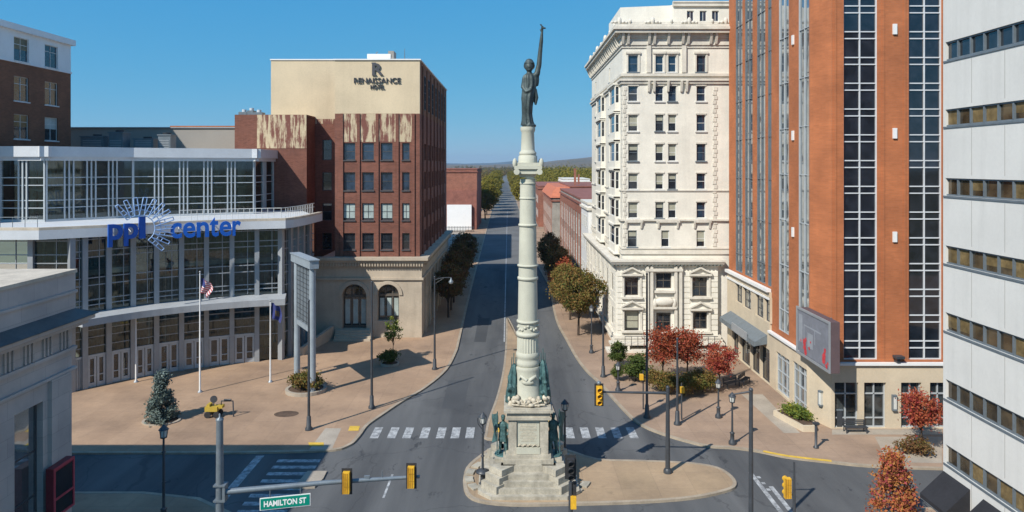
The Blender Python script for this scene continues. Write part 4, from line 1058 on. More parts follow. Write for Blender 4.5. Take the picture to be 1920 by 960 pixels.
def curtain(F, u0, u1, v0, v1, cols, per, small, gm, d, fm='mullion', fw=.09, phase=0.0, parent=None):
    f = MB(); f.fb(F, u0, u0 + fw, v0, v1, d, d + .14); f.fb(F, u1 - fw, u1, v0, v1, d, d + .14)
    for i in range(1, cols): c_ = u0 + (u1 - u0) * i / cols; f.fb(F, c_ - fw * .5, c_ + fw * .5, v0, v1, d, d + .13)
    f.fb(F, u0 + fw, u1 - fw, v0, v0 + fw, d, d + .12)
    v = v0 + phase
    while v < v1:
        f.fb(F, u0 + fw, u1 - fw, v - fw * .5, v + fw * .5, d, d + .11)
        if small: f.fb(F, u0 + fw, u1 - fw, v + small - fw * .5, v + small + fw * .5, d, d + .11)
        v += per
    o = f.build('curtain_wall', fm, parent); g = MB(); g.fq(F, u0, u1, v0, v1, d + .01); g.build('glazing', gm, o); return o
per = 48.5 * YT / F0
for o in ftops: curtain(FT, *o, 2, per, .56, 'tower_glass', -.3, fm='tower_mullion', phase=tz(653.5) - tz(675) - .0 - per * 0, parent=bt)
for o in LA: curtain(FTL, *o, 2 if o[1] - o[0] > .9 else 1, 4.2, 0, 'mirror_glass', -.15, fm='grey_metal', fw=.05, phase=2.0, parent=bt)
for o in LB: curtain(FTL, *o, 2, 4.2, 0, 'mirror_glass', -.15, fm='mullion', fw=.06, phase=2.0, parent=bt)
sconce_spots = [(FT, tx(1677), tz(py)) for py in (55, 250, 444)] + [(FTL, -YX(1488, XT), Z(py, YX(1488, XT))) for py in (75, 254, 435)]
for F, u, v in sconce_spots:
    m1 = MB(); m1.fb(F, u - .16, u + .16, v - .42, v + .42, .003, .14); m1.build('light_box', 'white_panel', bt)
# stone base
s = MB()
gf = [(tx(1563), tx(1607), .18, tz(716)), (tx(1618), tx(1659), .18, tz(716)), (tx(1687), tx(1725), .18, tz(716)), (tx(1741), tx(1775), .18, tz(716)), (tx(1790), tx(1830), .45, tz(716))]
FT0 = FR((0, YT - .2, 0), (1, 0, 0), (0, -1, 0)); XT0 = XT - .2; FTL0 = FR((XT0, 0, 0), (0, -1, 0), (-1, 0, 0))
s.wall(FT0, XC - .1, XTE, 0, zb - .003, gf, .4)
c0 = Vector((XT0, YC)); c1 = Vector((XC - .1, YT - .2)); cd = c1 - c0; FC0 = FR((*c0, 0), (*cd, 0), (cd.y, -cd.x, 0)); s.wall(FC0, 0, cd.length, 0, zb - .003, [], .2)
yy = lambda px: -YX(px, XT0)
ga = [(yy(1455), yy(1480), .3, 3.9), (yy(1486), yy(1514), .3, 4.1)]
s.wall(FTL0, -yA, -YC, 0, zb - .003, ga, .35)
gb = [(yy(1379), yy(1391), 6.3, 8.6), (yy(1393), yy(1408), 6.2, 8.6), (yy(1416), yy(1431), 6.1, 8.6), (yy(1433), yy(1444), 6.1, 8.6)]
gd = [(yy(1373), yy(1384), .15, 3.5), (yy(1388), yy(1406), .15, 3.5), (yy(1408), yy(1424), .15, 3.5), (yy(1426), yy(1443), .15, 3.5)]
s.wall(FTL0, -YTB, -yA, 0, zA - .003, gb + gd, .35); s.quad((XT0, yA, zb), (XT, yA, zb), (XT, yA, zA), (XT0, yA, zA))
s.build('stone_base', 'tower_stone', bt)
s = MB(); s.fb(FT0, XC - .2, XTE, zb, zb + .2, -.15, .22); s.fb(FC0, 0, cd.length, zb + .002, zb + .198, -.15, .2); s.fb(FTL0, -yA, -YC + .05, zb, zb + .2, -.15, .22); s.fb(FTL0, -YTB, -yA - .02, zA, zA + .3, -.15, .3); s.fb(FTL0, -YTB, -yA - .02, zA - .75, zA - .55, .003, .12)
s.build('stone_trim', 'white_panel', bt)
for i, o in enumerate(gf):
    curtain(FT0, *o, 2, 10, 0, 'shop_glass', -.35, parent=bt, phase=.75)
    f = MB(); f.fb(FT0, o[0] + .05, o[1] - .05, tz(738) - .05, tz(738) + .05, -.34, -.22); f.build('transom', 'mullion', bt)
for o in ga: curtain(FTL0, *o, 3, 1.25, 0, 'mirror_glass', -.3, parent=bt, fw=.07, phase=.6)
for o in gb: window(bt, FTL0, *o, d=-.3, fm='dark_frame', gm='mirror_glass', cols=2, rows=3)
for o in gd: window(bt, FTL0, *o, d=-.3, fm='dark_frame', gm='window_dark', cols=2, rows=1, bars=[o[3] - 1.2], name='door')
for F, u in ((FT0, tx(1673)), (FC0, cd.length * .62)):
    l = MB(); l.fb(F, u - .17, u + .17, tz(767), tz(764), .003, .25); l.fb(F, u - .17, u + .17, tz(741), tz(738), .003, .25); l.fb(F, u - .19, u - .14, tz(767), tz(738), .003, .24); lo2 = l.build('wall_lamp', 'grey_metal', bt)
    l = MB(); l.fb(F, u - .12, u + .14, tz(764), tz(741), .004, .22); l.build('lamp_shade', 'lamp_glass', lo2)
l = MB(); l.fb(FT, tx(1676), tx(1682), zb + .25, zb + .6, .003, .5); l.fb(FT, tx(1672), tx(1688), zb + .603, zb + .8, .1, .7); l.build('floodlight', 'black_metal', bt)
# entrance canopy on the west side
cnp = MB(); ya_, yb_ = YX(1446, XT) + .5, YX(1376, XT) + 0.5
cnp.hexa([(XT0 - 1.25, ya_, 3.75), (XT0 - .003, ya_, 3.95), (XT0 - .003, yb_, 3.95), (XT0 - 1.25, yb_, 3.75), (XT0 - 1.25, ya_, 4.15), (XT0 - .003, ya_, 4.85), (XT0 - .003, yb_, 4.85), (XT0 - 1.25, yb_, 4.15)])
for k in range(9): cnp.box(XT0 - 1.3, XT0 - 1.253, ya_ + (yb_ - ya_) * k / 9, ya_ + (yb_ - ya_) * (k + .9) / 9, 3.7, 4.2)
co = cnp.build('canopy', 'grey_metal', bt)
l = MB(); Fc = FR((XT0 - 1.3, 0, 0), (0, -1, 0), (-1, 0, 0)); l.fb(Fc, -ya_ - 6.6, -ya_ - 2.0, 3.8, 4.6, .003, .1); l.build('name_panel', 'aluminium', co)
# projecting billboard at the corner
bi = thing('billboard', 'grey picture billboard with red petals projecting from the brick tower corner', 'billboard', (24.6, 56, 5.6))
m1 = MB(); m1.box(24.28, 25.0, 52.87, 58.6, 5.52, 9.42); m1.build('cabinet', 'billboard_back', bi)
FBB = FR((24.28, 0, 0), (0, -1, 0), (-1, 0, 0))
m1 = MB(); m1.fb(FBB, -58.85, -53.05, 5.75, 9.2, .003, .03); m1.build('picture', 'billboard_grey', bi)
m1 = MB(); m1.fb(FBB, -59.05, -52.85, 9.25, 9.45, -.01, .09); m1.fb(FBB, -59.05, -52.85, 5.5, 5.7, -.01, .09); m1.fb(FBB, -59.05, -58.9, 5.7, 9.25, -.01, .09); m1.fb(FBB, -53.0, -52.85, 5.7, 9.25, -.01, .09); m1.build('frame', 'aluminium', bi)
m1 = MB()
for a, b, c_, d in ((-57.6, -54.4, 8.1, 8.22), (-57.6, -57.5, 6.5, 8.1), (-55.6, -55.5, 7.0, 8.1), (-56.9, -55.9, 6.5, 7.7), (-58.6, -57.9, 6.6, 8.9)): m1.fb(FBB, a, b, c_, d, .031, .036)
m1.build('picture_shape', 'billboard_pale', bi)
m1 = MB(); rr = random.Random(3)
for k in range(14):
    u = -58.5 + 5.3 * rr.random(); v = 5.85 + 1.0 * rr.random() + (.6 if k % 4 == 0 else 0); s_ = .12 + .2 * rr.random(); n = rr.choice((4, 5, 6))
    m1.poly([FBB.p(u + s_ * (.6 + .6 * rr.random()) * math.cos(2 * math.pi * i / n + k), v + s_ * (.6 + .7 * rr.random()) * math.sin(2 * math.pi * i / n + k), .04 + .001 * k) for i in range(n)])
pieces(m1, 'petal', 'billboard_red', bi)
m1 = MB(); m1.tube([(24.6, 54.4, 9.0), (25.95, 56.3, 9.0)], .07, 6); m1.tube([(24.6, 54.4, 6.0), (25.95, 56.3, 6.0)], .07, 6); m1.tube([(24.6, 58.7, 9.0), (25.2, 58.9, 9.0)], .07, 6); m1.build('bracket', 'grey_metal', bi)

# ================================================================== WHITE OFFICE BLOCK, right foreground
of = thing('office_block', 'white panelled office block with long ribbon windows at the right', 'building', (32, 28, 0))
XO = 23.6; YO = 37.95; FO_ = FR((XO, 0, 0), (0, -1, 0), (-1, 0, 0))
zo = lambda py: Z(py, 37.5)
bands = [(78, 113), (205, 237), (334, 367), (461, 495), (587, 622), (713, 750), (836, 872)]
ob = [(-YO + .08, -8, zo(q), zo(p)) for p, q in bands] + [(-YO + .08, -8, zo(-15), zo(-50))]
w = MB(); w.wall(FO_, -YO, -8, 0, 36, ob, .22); w.box(XO + .003, XO + 18, YO - .2, YO, 0, 36)
w.box(XO + .5, XO + 18, 8, YO - .3, 0, 35.5)
w.build('wall', 'office_panel', of)
gm_ = ['window_dark', 'gold_glass', 'gold_glass', 'gold_glass', 'gold_glass', 'gold_glass', 'gold_glass', 'window_dark']
for i, o in enumerate(ob):
    f = MB(); u = o[0]
    f.fb(FO_, o[0], o[1], o[2], o[2] + .08, -.2, -.06); f.fb(FO_, o[0], o[1], o[3] - .08, o[3], -.2, -.06); f.fb(FO_, o[0], o[1], o[2] - .1, o[2] - .003, -.15, .05)
    while u < o[1]: f.fb(FO_, u, u + .09, o[2] + .08, o[3] - .08, -.2, -.05); u += 1.02
    rbn = f.build('ribbon_window', 'grey_metal', of); g = MB(); g.fq(FO_, o[0], o[1], o[2], o[3], -.17); g.build('pane', gm_[i], rbn)
    bl = MB(); u = o[0]; rr = random.Random(i)
    while u < o[1] - 1:
        if i not in (0, 7) and rr.random() < .6: bl.fb(FO_, u + .1, u + 1.0, o[2] + (0.1 + .3 * rr.random() if rr.random() < .4 else .09), o[3] - .09, -.165, -.155)
        u += 1.02
    if bl.v: pieces(bl, 'blind_or_reflection', 'gold_reflection_emblem', rbn)  # gold panels paint the orange tower's reflection onto the panes
w = MB()
for v in [zo(p) for p in (158, 285, 414, 541, 668, 790)]:
    pass
for y in (35.6, 33.2, 30.8, 28.4):
    for j, (p, q) in enumerate([(114, 204), (238, 333), (368, 460), (496, 586), (623, 712), (751, 835), (873, 950)]): w.fb(FO_, -y - .012, -y + .012, zo(q) + .15, zo(p) - .15, -.02, .004)
w.build('panel_joint', 'grey_panel', of)
for i, y in enumerate((36.8, 33.6, 30.4)):
    a = thing('awning', ['black sloping awning at the far corner of the white office', 'black awning second from the far corner of the white office', 'black awning nearest the camera on the white office'][i], 'awning', (XO, y, 3), 'black awnings along the office')
    m1 = MB(); y0, y1 = y - 1.1, y + 1.1
    m1.add([(XO - .01, y0, 4.7), (XO - .01, y1, 4.7), (XO - 1.3, y1, 3.5), (XO - 1.3, y0, 3.5), (XO - 1.3, y1, 3.2), (XO - 1.3, y0, 3.2), (XO - .01, y0, 3.2), (XO - .01, y1, 3.2)], [(0, 1, 2, 3), (3, 2, 4, 5), (0, 3, 5, 6), (1, 7, 4, 2)]); m1.build('canvas', 'awning_black', a)
    m1 = MB(); m1.tube([(XO - 1.28, y0 + .02, 3.25), (XO - 1.28, y1 - .02, 3.25)], .03, 5); m1.tube([(XO - 1.28, y0 + .03, 3.25), (XO, y0 + .03, 3.25)], .03, 5); m1.build('frame', 'grey_metal', a)

# ================================================================== STONE BANK, left foreground
bk_ = thing('stone_bank', 'grey classical stone building with frieze and pilasters in the left foreground', 'building', (-32, 33, 0))
XK = -25.4; YK = 40.0; FK = FR((XK, 0, 0), (0, 1, 0), (1, 0, 0)); FKN = FR((0, YK, 0), (-1, 0, 0), (0, 1, 0))
zk = lambda py: Z(py, YK)
kw_op = [(35.4, 37.55, 1.0, zk(725))] + [(YK - 2.6 - 5.6 * i - 2.15, YK - 2.6 - 5.6 * i, 1.0, zk(725)) for i in range(1, 4)]
w = MB(); w.wall(FK, 12, YK, 0, 11.2, kw_op, .5); w.wall(FKN, 25.4, 50, 0, 11.2, [], .3)
w.box(-50, XK, 12, YK, 11.2, 12.7); w.box(-50, XK + .12, 12, YK + .12, 13.0, 15.2); w.build('wall', 'bank_stone', bk_)
t = MB()
def kb(z0, z1, o): t.box(-50, XK + o, 12, YK + o, z0, z1)
kb(14.05, 14.2, .22); kb(12.45, 12.7, .85); kb(12.2, 12.447, .6); kb(10.8, 10.98, .2); kb(9.65, 9.8, .2); kb(0.0, 1.0, .25)
t.build('cornice', 'bank_stone', bk_)
t = MB(); t.add([(-50, YK + 1.0, 12.72), (XK + 1.0, YK + 1.0, 12.72), (XK + 1.0, 12, 12.72), (XK + .14, 12, 13.15), (XK + .14, YK + .14, 13.15), (-50, YK + .14, 13.15)], [(0, 1, 4, 5), (1, 2, 3, 4)]); t.add([(-50, YK + 1, 12.703), (XK + 1, YK + 1, 12.703), (XK + 1, 12, 12.703), (-50, 12, 12.703)], [(0, 1, 2, 3)]); t.build('ledge_roof', 'bank_roof', bk_)
t = MB()
y = YK - .35
while y > 14:      # triglyph grooves of the frieze
    for k in range(3): t.fb(FK, y - .12 - k * .3, y - k * .3, 11.0, 12.18, .003, .1)
    y -= 1.45
pieces(t, 'triglyph', 'bank_stone', bk_, .13)
t = MB()
for i in range(5):
    a = YK - .05 - 5.6 * i; t.fb(FK, a - 2.0, a - .35, 1.0, 9.63, .003, .22); t.fb(FK, a - 4.9 - .1, a - 4.9 + .3, 1.0, 9.2, .003, .2) if False else None
pieces(t, 'pilaster', 'bank_stone', bk_)
for i, o in enumerate(kw_op): window(bk_, FK, *o, d=-.4, fm='dark_frame', gm='mirror_glass' if i == 0 else 'window_blue', cols=1, rows=1, fw=.1, bars=[3.6, 6.0], name='tall_window')
w = MB(); w.box(-50, XK + .2, 12, YK + .2, 15.203, 15.40); w.build('roof', 'gravel_roof', bk_)
ss = thing('screen_sign', 'red framed dark screen sign mounted on the stone wall at lower left', 'sign', (-24.9, 38.3, 3.6))
FS2 = FR((-24.75, 0, 0), (0, 1, 0), (1, 0, 0))
m1 = MB(); m1.box(-25.15, -24.76, 37.4, 39.15, 2.25, 5.0); m1.tube([(-25.4, 38.2, 4.5), (-25.1, 38.2, 4.5)], .08, 6); m1.build('cabinet', 'sign_red', ss)
m1 = MB(); m1.fb(FS2, 37.6, 39.0, 3.35, 4.75, .0, .02); m1.fb(FS2, 37.6, 39.0, 2.4, 3.2, .0, .02); m1.build('screen', 'screen_black', ss)
m1 = MB()
for a, b, c_, d in ((37.4, 37.52, 2.25, 5.0), (39.04, 39.15, 2.25, 5.0), (37.53, 39.03, 4.85, 5.0), (37.53, 39.03, 2.25, 2.36), (37.53, 39.03, 3.22, 3.32)): m1.fb(FS2, a, b, c_, d, .003, .06)
m1.build('frame', 'flag_red', ss)

# ================================================================== BUILDINGS DOWN THE STREET
mat('row_stone', (0.33, 0.31, 0.28), 0.85, 0.25, 0.5, 5, streak=0.3)
def block(name, label, x0, x1, y0, y1, z, wm, rm='gravel_roof', cat='building', pil=None, wins=None, cap=None):
    t = thing(name, label, cat, ((x0 + x1) / 2, (y0 + y1) / 2, 0))
    m = MB(); m.box(x0, x1, y0, y1, 0, z)
    if pil:
        side, st, pm = pil
        y = y0 + st * .5; pp = MB()
        xs = x0 if side < 0 else x1
        while y < y1: pp.box(xs - .15 if side < 0 else xs + .003, xs - .003 if side < 0 else xs + .15, y - .55, y + .55, 0, z - 1.2); y += st
        pp.box(xs - .13 if side < 0 else xs + .003, xs - .003 if side < 0 else xs + .13, y0, y1, z - 2.6, z - 1.203); pp.build('pilaster', pm, t)
    m.build('wall', wm, t)
    r = MB(); r.box(x0 - .15, x1 + .15, y0 - .15, y1 + .15, z + .003, z + .35); r.box(x0 - .28, x1 + .28, y0 - .28, y1 + .28, z - .9, z - .5); r.build('coping', cap or 'white_trim', t)
    if wins:
        side, st, zz, w_, h = wins; xs = x0 if side < 0 else x1
        F = FR((xs, 0, 0), (0, -1, 0), (-1, 0, 0)) if side < 0 else FR((xs, 0, 0), (0, 1, 0), (1, 0, 0))
        y = y0 + st
        while y < y1 - 1:
            for zc in zz: window(t, F, (-y if side < 0 else y) - w_ / 2, (-y if side < 0 else y) + w_ / 2, zc, zc + h, d=.01, fm='white_frame', gm='window_dark', rows=2)
            y += st
    return t
b1 = block('brick_hall', 'tall red brick building beyond the hotel with a blank white billboard on its end wall', -30, -11.6, 230, 262, 20, 'row_brick', cap='red_roofing')
m = MB(); m.box(-30, -11.7, 229.6, 229.99, 0, 13.2); m.build('gable_wall', 'red_roofing', b1)
wbb = thing('blank_billboard', 'blank white billboard facing the parking lot beyond the hotel', 'billboard', (X(865, 228), 228.5, 5))
m = MB(); m.box(X(838, 228.6), X(884, 228.6), 228.5, 229.4, Z(432, 228.6), Z(384, 228.6)); m.build('panel', 'billboard_white', wbb)
m = MB()
for px in (846, 860, 878): m.box(X(px, 229) - .15, X(px, 229) + .15, 228.7, 229.3, 0, Z(432, 228.6)); 
m.build('post', 'dark_frame', wbb)
fe = thing('lot_fence', 'dark picket fence along the far edge of the parking lot', 'fence', (-18, 222, 0))
m = MB(); 
for i in range(28): m.box(-26 + i * .5, -25.85 + i * .5, 221.9, 222.0, 0, 1.9)
m.build('picket', 'dark_frame', fe); m = MB(); m.box(-26.2, -12, 222.003, 222.1, 1.5, 1.62); m.box(-26.2, -12, 222.003, 222.1, .3, .42); m.build('rail', 'dark_frame', fe)
m = MB(); m.quad((-40, 150, .02), (-11.6, 150, .02), (-13, 228, .02), (-40, 228, .02)); struct('parking_lot', m, 'concrete')
block('white_shop', 'narrow pale rendered shop wall next to the white corner building', 12.4, 28, 112.6, 124, 15.0, 'white_panel', wins=(-1, 2.6, (3.0, 7.0, 11.0), 1.2, 2.0))
block('pilastered_block', 'long red brick block with regular pilasters along the street', 12.6, 30, 124.4, 180, 15.1, 'row_stone', pil=(-1, 5.2, 'row_brick'), cap='red_roofing', wins=(-1, 5.2, (3.2, 8.2), 1.7, 3.0))
b3 = block('tile_roof_block', 'brick row building with an orange tiled roof slope facing the street', 10.6, 22, 182, 232, 12.8, 'row_stone', pil=(-1, 6.0, 'row_brick_pale'), wins=(-1, 6.0, (2.5, 7.0), 1.7, 2.6), cap='red_roofing')
m = MB(); m.add([(10.0, 181.6, 12.9), (22.2, 181.6, 12.9), (22.2, 186, 15.6), (11.8, 186, 15.6), (10.0, 232.4, 12.9), (11.8, 230, 15.6), (22.2, 230, 15.6)], [(0, 1, 2, 3), (0, 3, 5, 4), (3, 2, 6, 5)]); m.build('roof', 'red_tile', b3)
block('far_row_house', 'dark red brick house at the far end of the right hand row', 9.2, 20, 240, 300, 14.0, 'row_brick', wins=(-1, 7.0, (3, 8), 1.6, 2.6), cap='red_roofing')
block('white_loft', 'white flat roofed building showing above the brick roofs', X(1057, 236), X(1106, 236), 236, 262, Z(337, 236), 'billboard_white')
b4 = block('brick_warehouse', 'low dark brick warehouse behind the pilastered block', 15.5, 32, 184, 228, 15.6, 'row_brick', cap='red_roofing')
m = MB(); m.box(17, 17.6, 190, 190.6, 15.6, 20.5); m.box(19, 19.5, 200, 200.5, 15.6, 18.8); m.build('chimney', 'row_brick', b4)
for i, (x, y, w_, d_, h) in enumerate(((-26, 285, 11, 14, 8.5), (-27, 312, 11, 16, 9.5), (-30, 345, 11, 15, 8), (10.5, 312, 9, 22, 10), (12, 345, 10, 20, 9), (-40, 420, 14, 20, 9), (24, 420, 14, 20, 9.5))):
    block('row_house', ['pale brick house just past the tall red brick hall', 'second small house past the tall red brick hall', 'third small house past the tall red brick hall', 'row house past the dark red house on the right', 'farther row house on the right under the trees', 'house half hidden by trees left of the far street', 'house half hidden by trees right of the far street'][i], x - w_ / 2 + (4 if x > 0 else 0), x + w_ / 2 + (4 if x > 0 else 0), y, y + d_, h, 'row_brick' if i % 2 else 'row_brick_pale', cap='red_roofing')
# ================================================================== SCULPTURE HELPERS
def fuse(mb, name, m, parent, voxel=0.04, smooth=2):
    """closed pieces melted into one continuous surface"""
    me = bpy.data.meshes.new("tmp"); me.from_pydata(mb.v, [], mb.f)
    ob = bpy.data.objects.new("tmp", me); COL.objects.link(ob)
    r = ob.modifiers.new("r", 'REMESH'); r.mode = 'VOXEL'; r.voxel_size = voxel
    s = ob.modifiers.new("s", 'SMOOTH'); s.iterations = smooth; s.factor = 0.4
    dg = bpy.context.evaluated_depsgraph_get(); out = bpy.data.meshes.new_from_object(ob.evaluated_get(dg))
    bpy.data.objects.remove(ob); bpy.data.meshes.remove(me)
    off = wloc(parent) if parent is not None else Vector((0, 0, 0))
    out.transform(Matrix.Translation(-off)); out.name = name
    out.polygons.foreach_set("use_smooth", [True] * len(out.polygons))
    out.materials.clear(); out.materials.append(M[m])
    o = bpy.data.objects.new(name, out); COL.objects.link(o); o.parent = parent; return o
def robe(mb, c, rings, folds=9, amp=0.1, n=40, ph=0.0):
    vs = []
    for j, (z, dx, dy, rx, ry) in enumerate(rings):
        for k in range(n):
            a = 2 * math.pi * k / n; f = 1 + amp * math.sin(folds * a + ph + .5 * math.sin(j * .8)) + amp * .5 * math.sin(5 * a + j * .4)
            vs.append((c[0] + dx + rx * f * math.cos(a), c[1] + dy + ry * f * math.sin(a), c[2] + z))
    fs = []
    for j in range(len(rings) - 1):
        for k in range(n): fs.append((j * n + k, j * n + (k + 1) % n, (j + 1) * n + (k + 1) % n, (j + 1) * n + k))
    mb.add(vs, fs); mb.add(vs[:n], [tuple(reversed(range(n)))]); mb.add(vs[-n:], [tuple(range(n))])

# ================================================================== THE MONUMENT
MX, MY = 1.08, 47.3; ks = MY / F0
zm = lambda py: H + (310 - py) * ks
mo = thing('monument', 'tall pale granite column monument on stepped base in the middle of the square', 'monument', (MX, MY, 0.14))
def octa(hf, ch): return [(MX - hf + ch, MY - hf), (MX + hf - ch, MY - hf), (MX + hf, MY - hf + ch), (MX + hf, MY + hf - ch), (MX + hf - ch, MY + hf), (MX - hf + ch, MY + hf), (MX - hf, MY + hf - ch), (MX - hf, MY - hf + ch)]
def sq(mb, hx_, z0, z1, cx=MX, cy=MY, hy_=None):
    hy_ = hy_ or hx_; mb.box(cx - hx_, cx + hx_, cy - hy_, cy + hy_, z0, z1)
zst = [.14, .38, .68, .98, 1.30]
for i, (hf, pr) in enumerate(((3.3, 0), (2.95, 0), (2.6, 0), (2.25, 0))):
    b = MB(); b.prism(octa(hf, hf * .26), zst[i] + (.002 if i else 0), zst[i + 1])
    b.build('step', 'granite_pale', mo)
for sx_, sy_ in ((-1, -1), (1, -1), (1, 1), (-1, 1)):      # stepped corner buttresses, set diagonally
    b = MB()
    for i, (d, w_, z0, z1) in enumerate(((2.72, .72, .385, .86), (2.45, .66, .862, 1.28), (2.2, .6, 1.305, 1.7))):
        cx, cy = MX + sx_ * d * .82, MY + sy_ * d * .82
        u = Vector((sx_, sy_)).normalized(); v = Vector((-u.y, u.x))
        P = [(cx + u.x * a + v.x * q, cy + u.y * a + v.y * q) for a, q in ((-.8, -w_), (.5, -w_), (.5, w_), (-.8, w_))]
        b.prism(P, z0, z1)
    b.build('corner_block', 'granite_pale', mo)
for k in range(11):       # curved low stones round the foot
    a0 = math.pi * (0.80 + k * .105)
    if 4 <= k <= 7: continue
    b = MB(); P = []
    for i in range(5):
        a = a0 + .22 * i / 4; P.append((MX + 4.3 * math.cos(a), MY + 4.1 * math.sin(a) * .9))
    for i in range(4, -1, -1):
        a = a0 + .22 * i / 4; P.append((MX + 3.75 * math.cos(a), MY + 3.6 * math.sin(a) * .9))
    b.prism(P, .142, .26); b.build('foot_stone', 'granite_pale', mo)
p = MB(); sq(p, 1.8, 1.302, 1.7); sq(p, 1.66, 1.702, 2.0); sq(p, 1.5, 2.002, 2.25); p.build('pedestal_base', 'granite_pale', mo)
for s in (-1, 1):
    p = MB(); p.box(MX + s * 1.85 - .5, MX + s * 1.85 + .5, MY - 1.35, MY + .5, 1.303, 1.72); p.box(MX + s * 1.8 - .44, MX + s * 1.8 + .44, MY - 1.2, MY + .4, 1.722, 1.9); p.build('statue_plinth', 'granite_pale', mo)
p = MB()
p.box(MX - 1.32, MX + 1.32, MY - 1.2, MY + 1.2, 2.252, 4.55)
for s in (-1, 1): p.box(MX + s * 1.05 - .27, MX + s * 1.05 + .27, MY - 1.36, MY - 1.202, 2.252, 4.55)
p.build('die', 'granite_pale', mo)
p = MB(); p.box(MX - .74, MX + .74, MY - 1.26, MY - 1.203, 2.75, 4.45); p.box(MX - .78, MX + .78, MY - 1.40, MY - 1.203, 2.28, 2.70); p.build('tablet', 'granite', mo)
p = MB(); rr = random.Random(5)
for k in range(13):
    z = 4.3 - k * .1; w_ = .35 + .25 * rr.random()
    p.box(MX - w_, MX + w_, MY - 1.275, MY - 1.262, z - .025, z + .01)
for k in range(15): p.ball((MX - .62 + k * .09, MY - 1.32, 2.82 + .05 * math.sin(k * 1.7)), (.07, .07, .06), 6, 4)
p.build('inscription', 'granite_carved', mo)
p = MB(); sq(p, 1.50, 4.552, 4.72); sq(p, 1.42, 4.722, 5.05); sq(p, 1.62, 5.052, 5.2); sq(p, 1.52, 5.202, 5.32); p.build('pedestal_cornice', 'granite_pale', mo)
# carved trophies on the front ledge
p = MB(); rr = random.Random(11)
for k in range(46):
    a = -math.pi / 2 + rr.uniform(-1.15, 1.15); r = rr.uniform(.95, 1.42)
    s = rr.uniform(.09, .2)
    p.ball((MX + r * math.cos(a) * 1.05, MY + r * math.sin(a), 5.35 + rr.uniform(0, .5)), (s * rr.uniform(.6, 1.5), s, s * rr.uniform(.6, 1.6)), 7, 5)
for s in (-1, 1): p.tube([(MX + s * 1.1, MY - 1.25, 5.5), (MX, MY - 1.3, 5.42), (MX - s * .9, MY - 1.2, 5.75)], .07, 6)
p.build('carved_trophy', 'granite_carved', mo)
# shaft
R = lambda px: px * ks
p = MB(); p.lathe((MX, MY), [(R(27), 5.322), (R(27), zm(744)), (R(26), zm(742)), (R(24.5), zm(738)), (R(24), zm(700)), (R(24.5), zm(690)), (R(25), zm(688)), (R(24), zm(684))], 32); p.build('drum', 'granite', mo)
p = MB(); p.ball((MX, MY - R(23), zm(710)), (.42, .16, .2), 10, 6)
for s in (-1, 1): p.tube([(MX + s * .1, MY - R(24), zm(706)), (MX + s * .5, MY - R(23), zm(698)), (MX + s * .62, MY - R(20), zm(706))], [.14, .1, .03], 7)
p.build('carved_eagle', 'granite', mo)
p = MB(); p.lathe((MX, MY), [(R(21), zm(684) + .002), (R(22.5), zm(682)), (R(22.8), zm(677)), (R(21.5), zm(673)), (R(21), zm(669)), (R(22.5), zm(667)), (R(22), zm(661)), (R(20.5), zm(658))], 40); p.build('base_moulding', 'granite', mo)
p = MB(); p.lathe((MX, MY), [(R(20.4), zm(658) + .002), (R(20.0), zm(630))], 48, flute=.05, smooth=False); p.build('fluting', 'granite', mo)
def rr_(py): return R(14.2 + (19.2 - 14.2) * min(1, (py - 332) / 300) ** .92)
prof = [(rr_(y), zm(y) + (.003 if y == 630 else 0)) for y in range(630, 330, -6)]
p = MB(); p.lathe((MX, MY), prof, 40); p.build('shaft', 'granite', mo)
for ys, e in (((629, 621), 2.6), ((604, 599), 2.2), ((524, 518), 1.8), ((499, 495), 2.6), ((424, 419), 1.8), ((373, 370), 1.2), ((345, 342), 1.2)):
    y0, y1 = ys; p = MB(); r = rr_(y0); z0, z1 = zm(y0), zm(y1); p.lathe((MX, MY), [(r * .97, z0), (r + R(e), z0 + .01), (r + R(e), z1 - .03), (r * .97, z1)], 36); p.build('ring_moulding', 'granite', mo)
p = MB()
for k in range(9):
    a = -math.pi * (.12 + .76 * k / 8); p.ball((MX + rr_(612) * math.cos(a), MY + rr_(612) * math.sin(a), zm(608) - .28 * math.sin(math.pi * (k % 4.5) / 4)), (.12, .12, .1), 6, 5)
p.build('garland', 'granite', mo)
# capital with volutes, then the upper drum
p = MB(); p.lathe((MX, MY), [(R(14), zm(332) + .002), (R(15.5), zm(329)), (R(17), zm(326))], 32)
sq(p, R(22), zm(326) + .002, zm(317)); sq(p, R(25.5), zm(317) + .002, zm(311)); sq(p, R(23), zm(311) + .002, zm(305)); p.build('capital', 'granite', mo)
for sx_ in (-1, 1):
    for sy_ in (-1, 1):
        p = MB(); p.tube([(MX + sx_ * R(21), MY + sy_ * R(26), zm(322)), (MX + sx_ * R(21), MY + sy_ * R(19), zm(322))], R(5.5), 12); p.ball((MX + sx_ * R(24.5), MY + sy_ * R(22), zm(306)), (.16, .16, .34), 8, 6); p.build('volute', 'granite', mo)
p = MB(); p.lathe((MX, MY), [(R(18), zm(305) + .002), (R(17.5), zm(293)), (R(15.2), zm(291))], 40, flute=.05); p.build('capital_collar', 'granite', mo)
p = MB(); p.lathe((MX, MY), [(R(15), zm(291) + .002), (R(16.3), zm(289)), (R(16), zm(286)), (R(13.4), zm(283)), (R(13), zm(281)), (R(11.8), zm(249)), (R(13.2), zm(246)), (R(14), zm(243)), (R(13.6), zm(238))], 32); p.build('upper_drum', 'granite', mo)

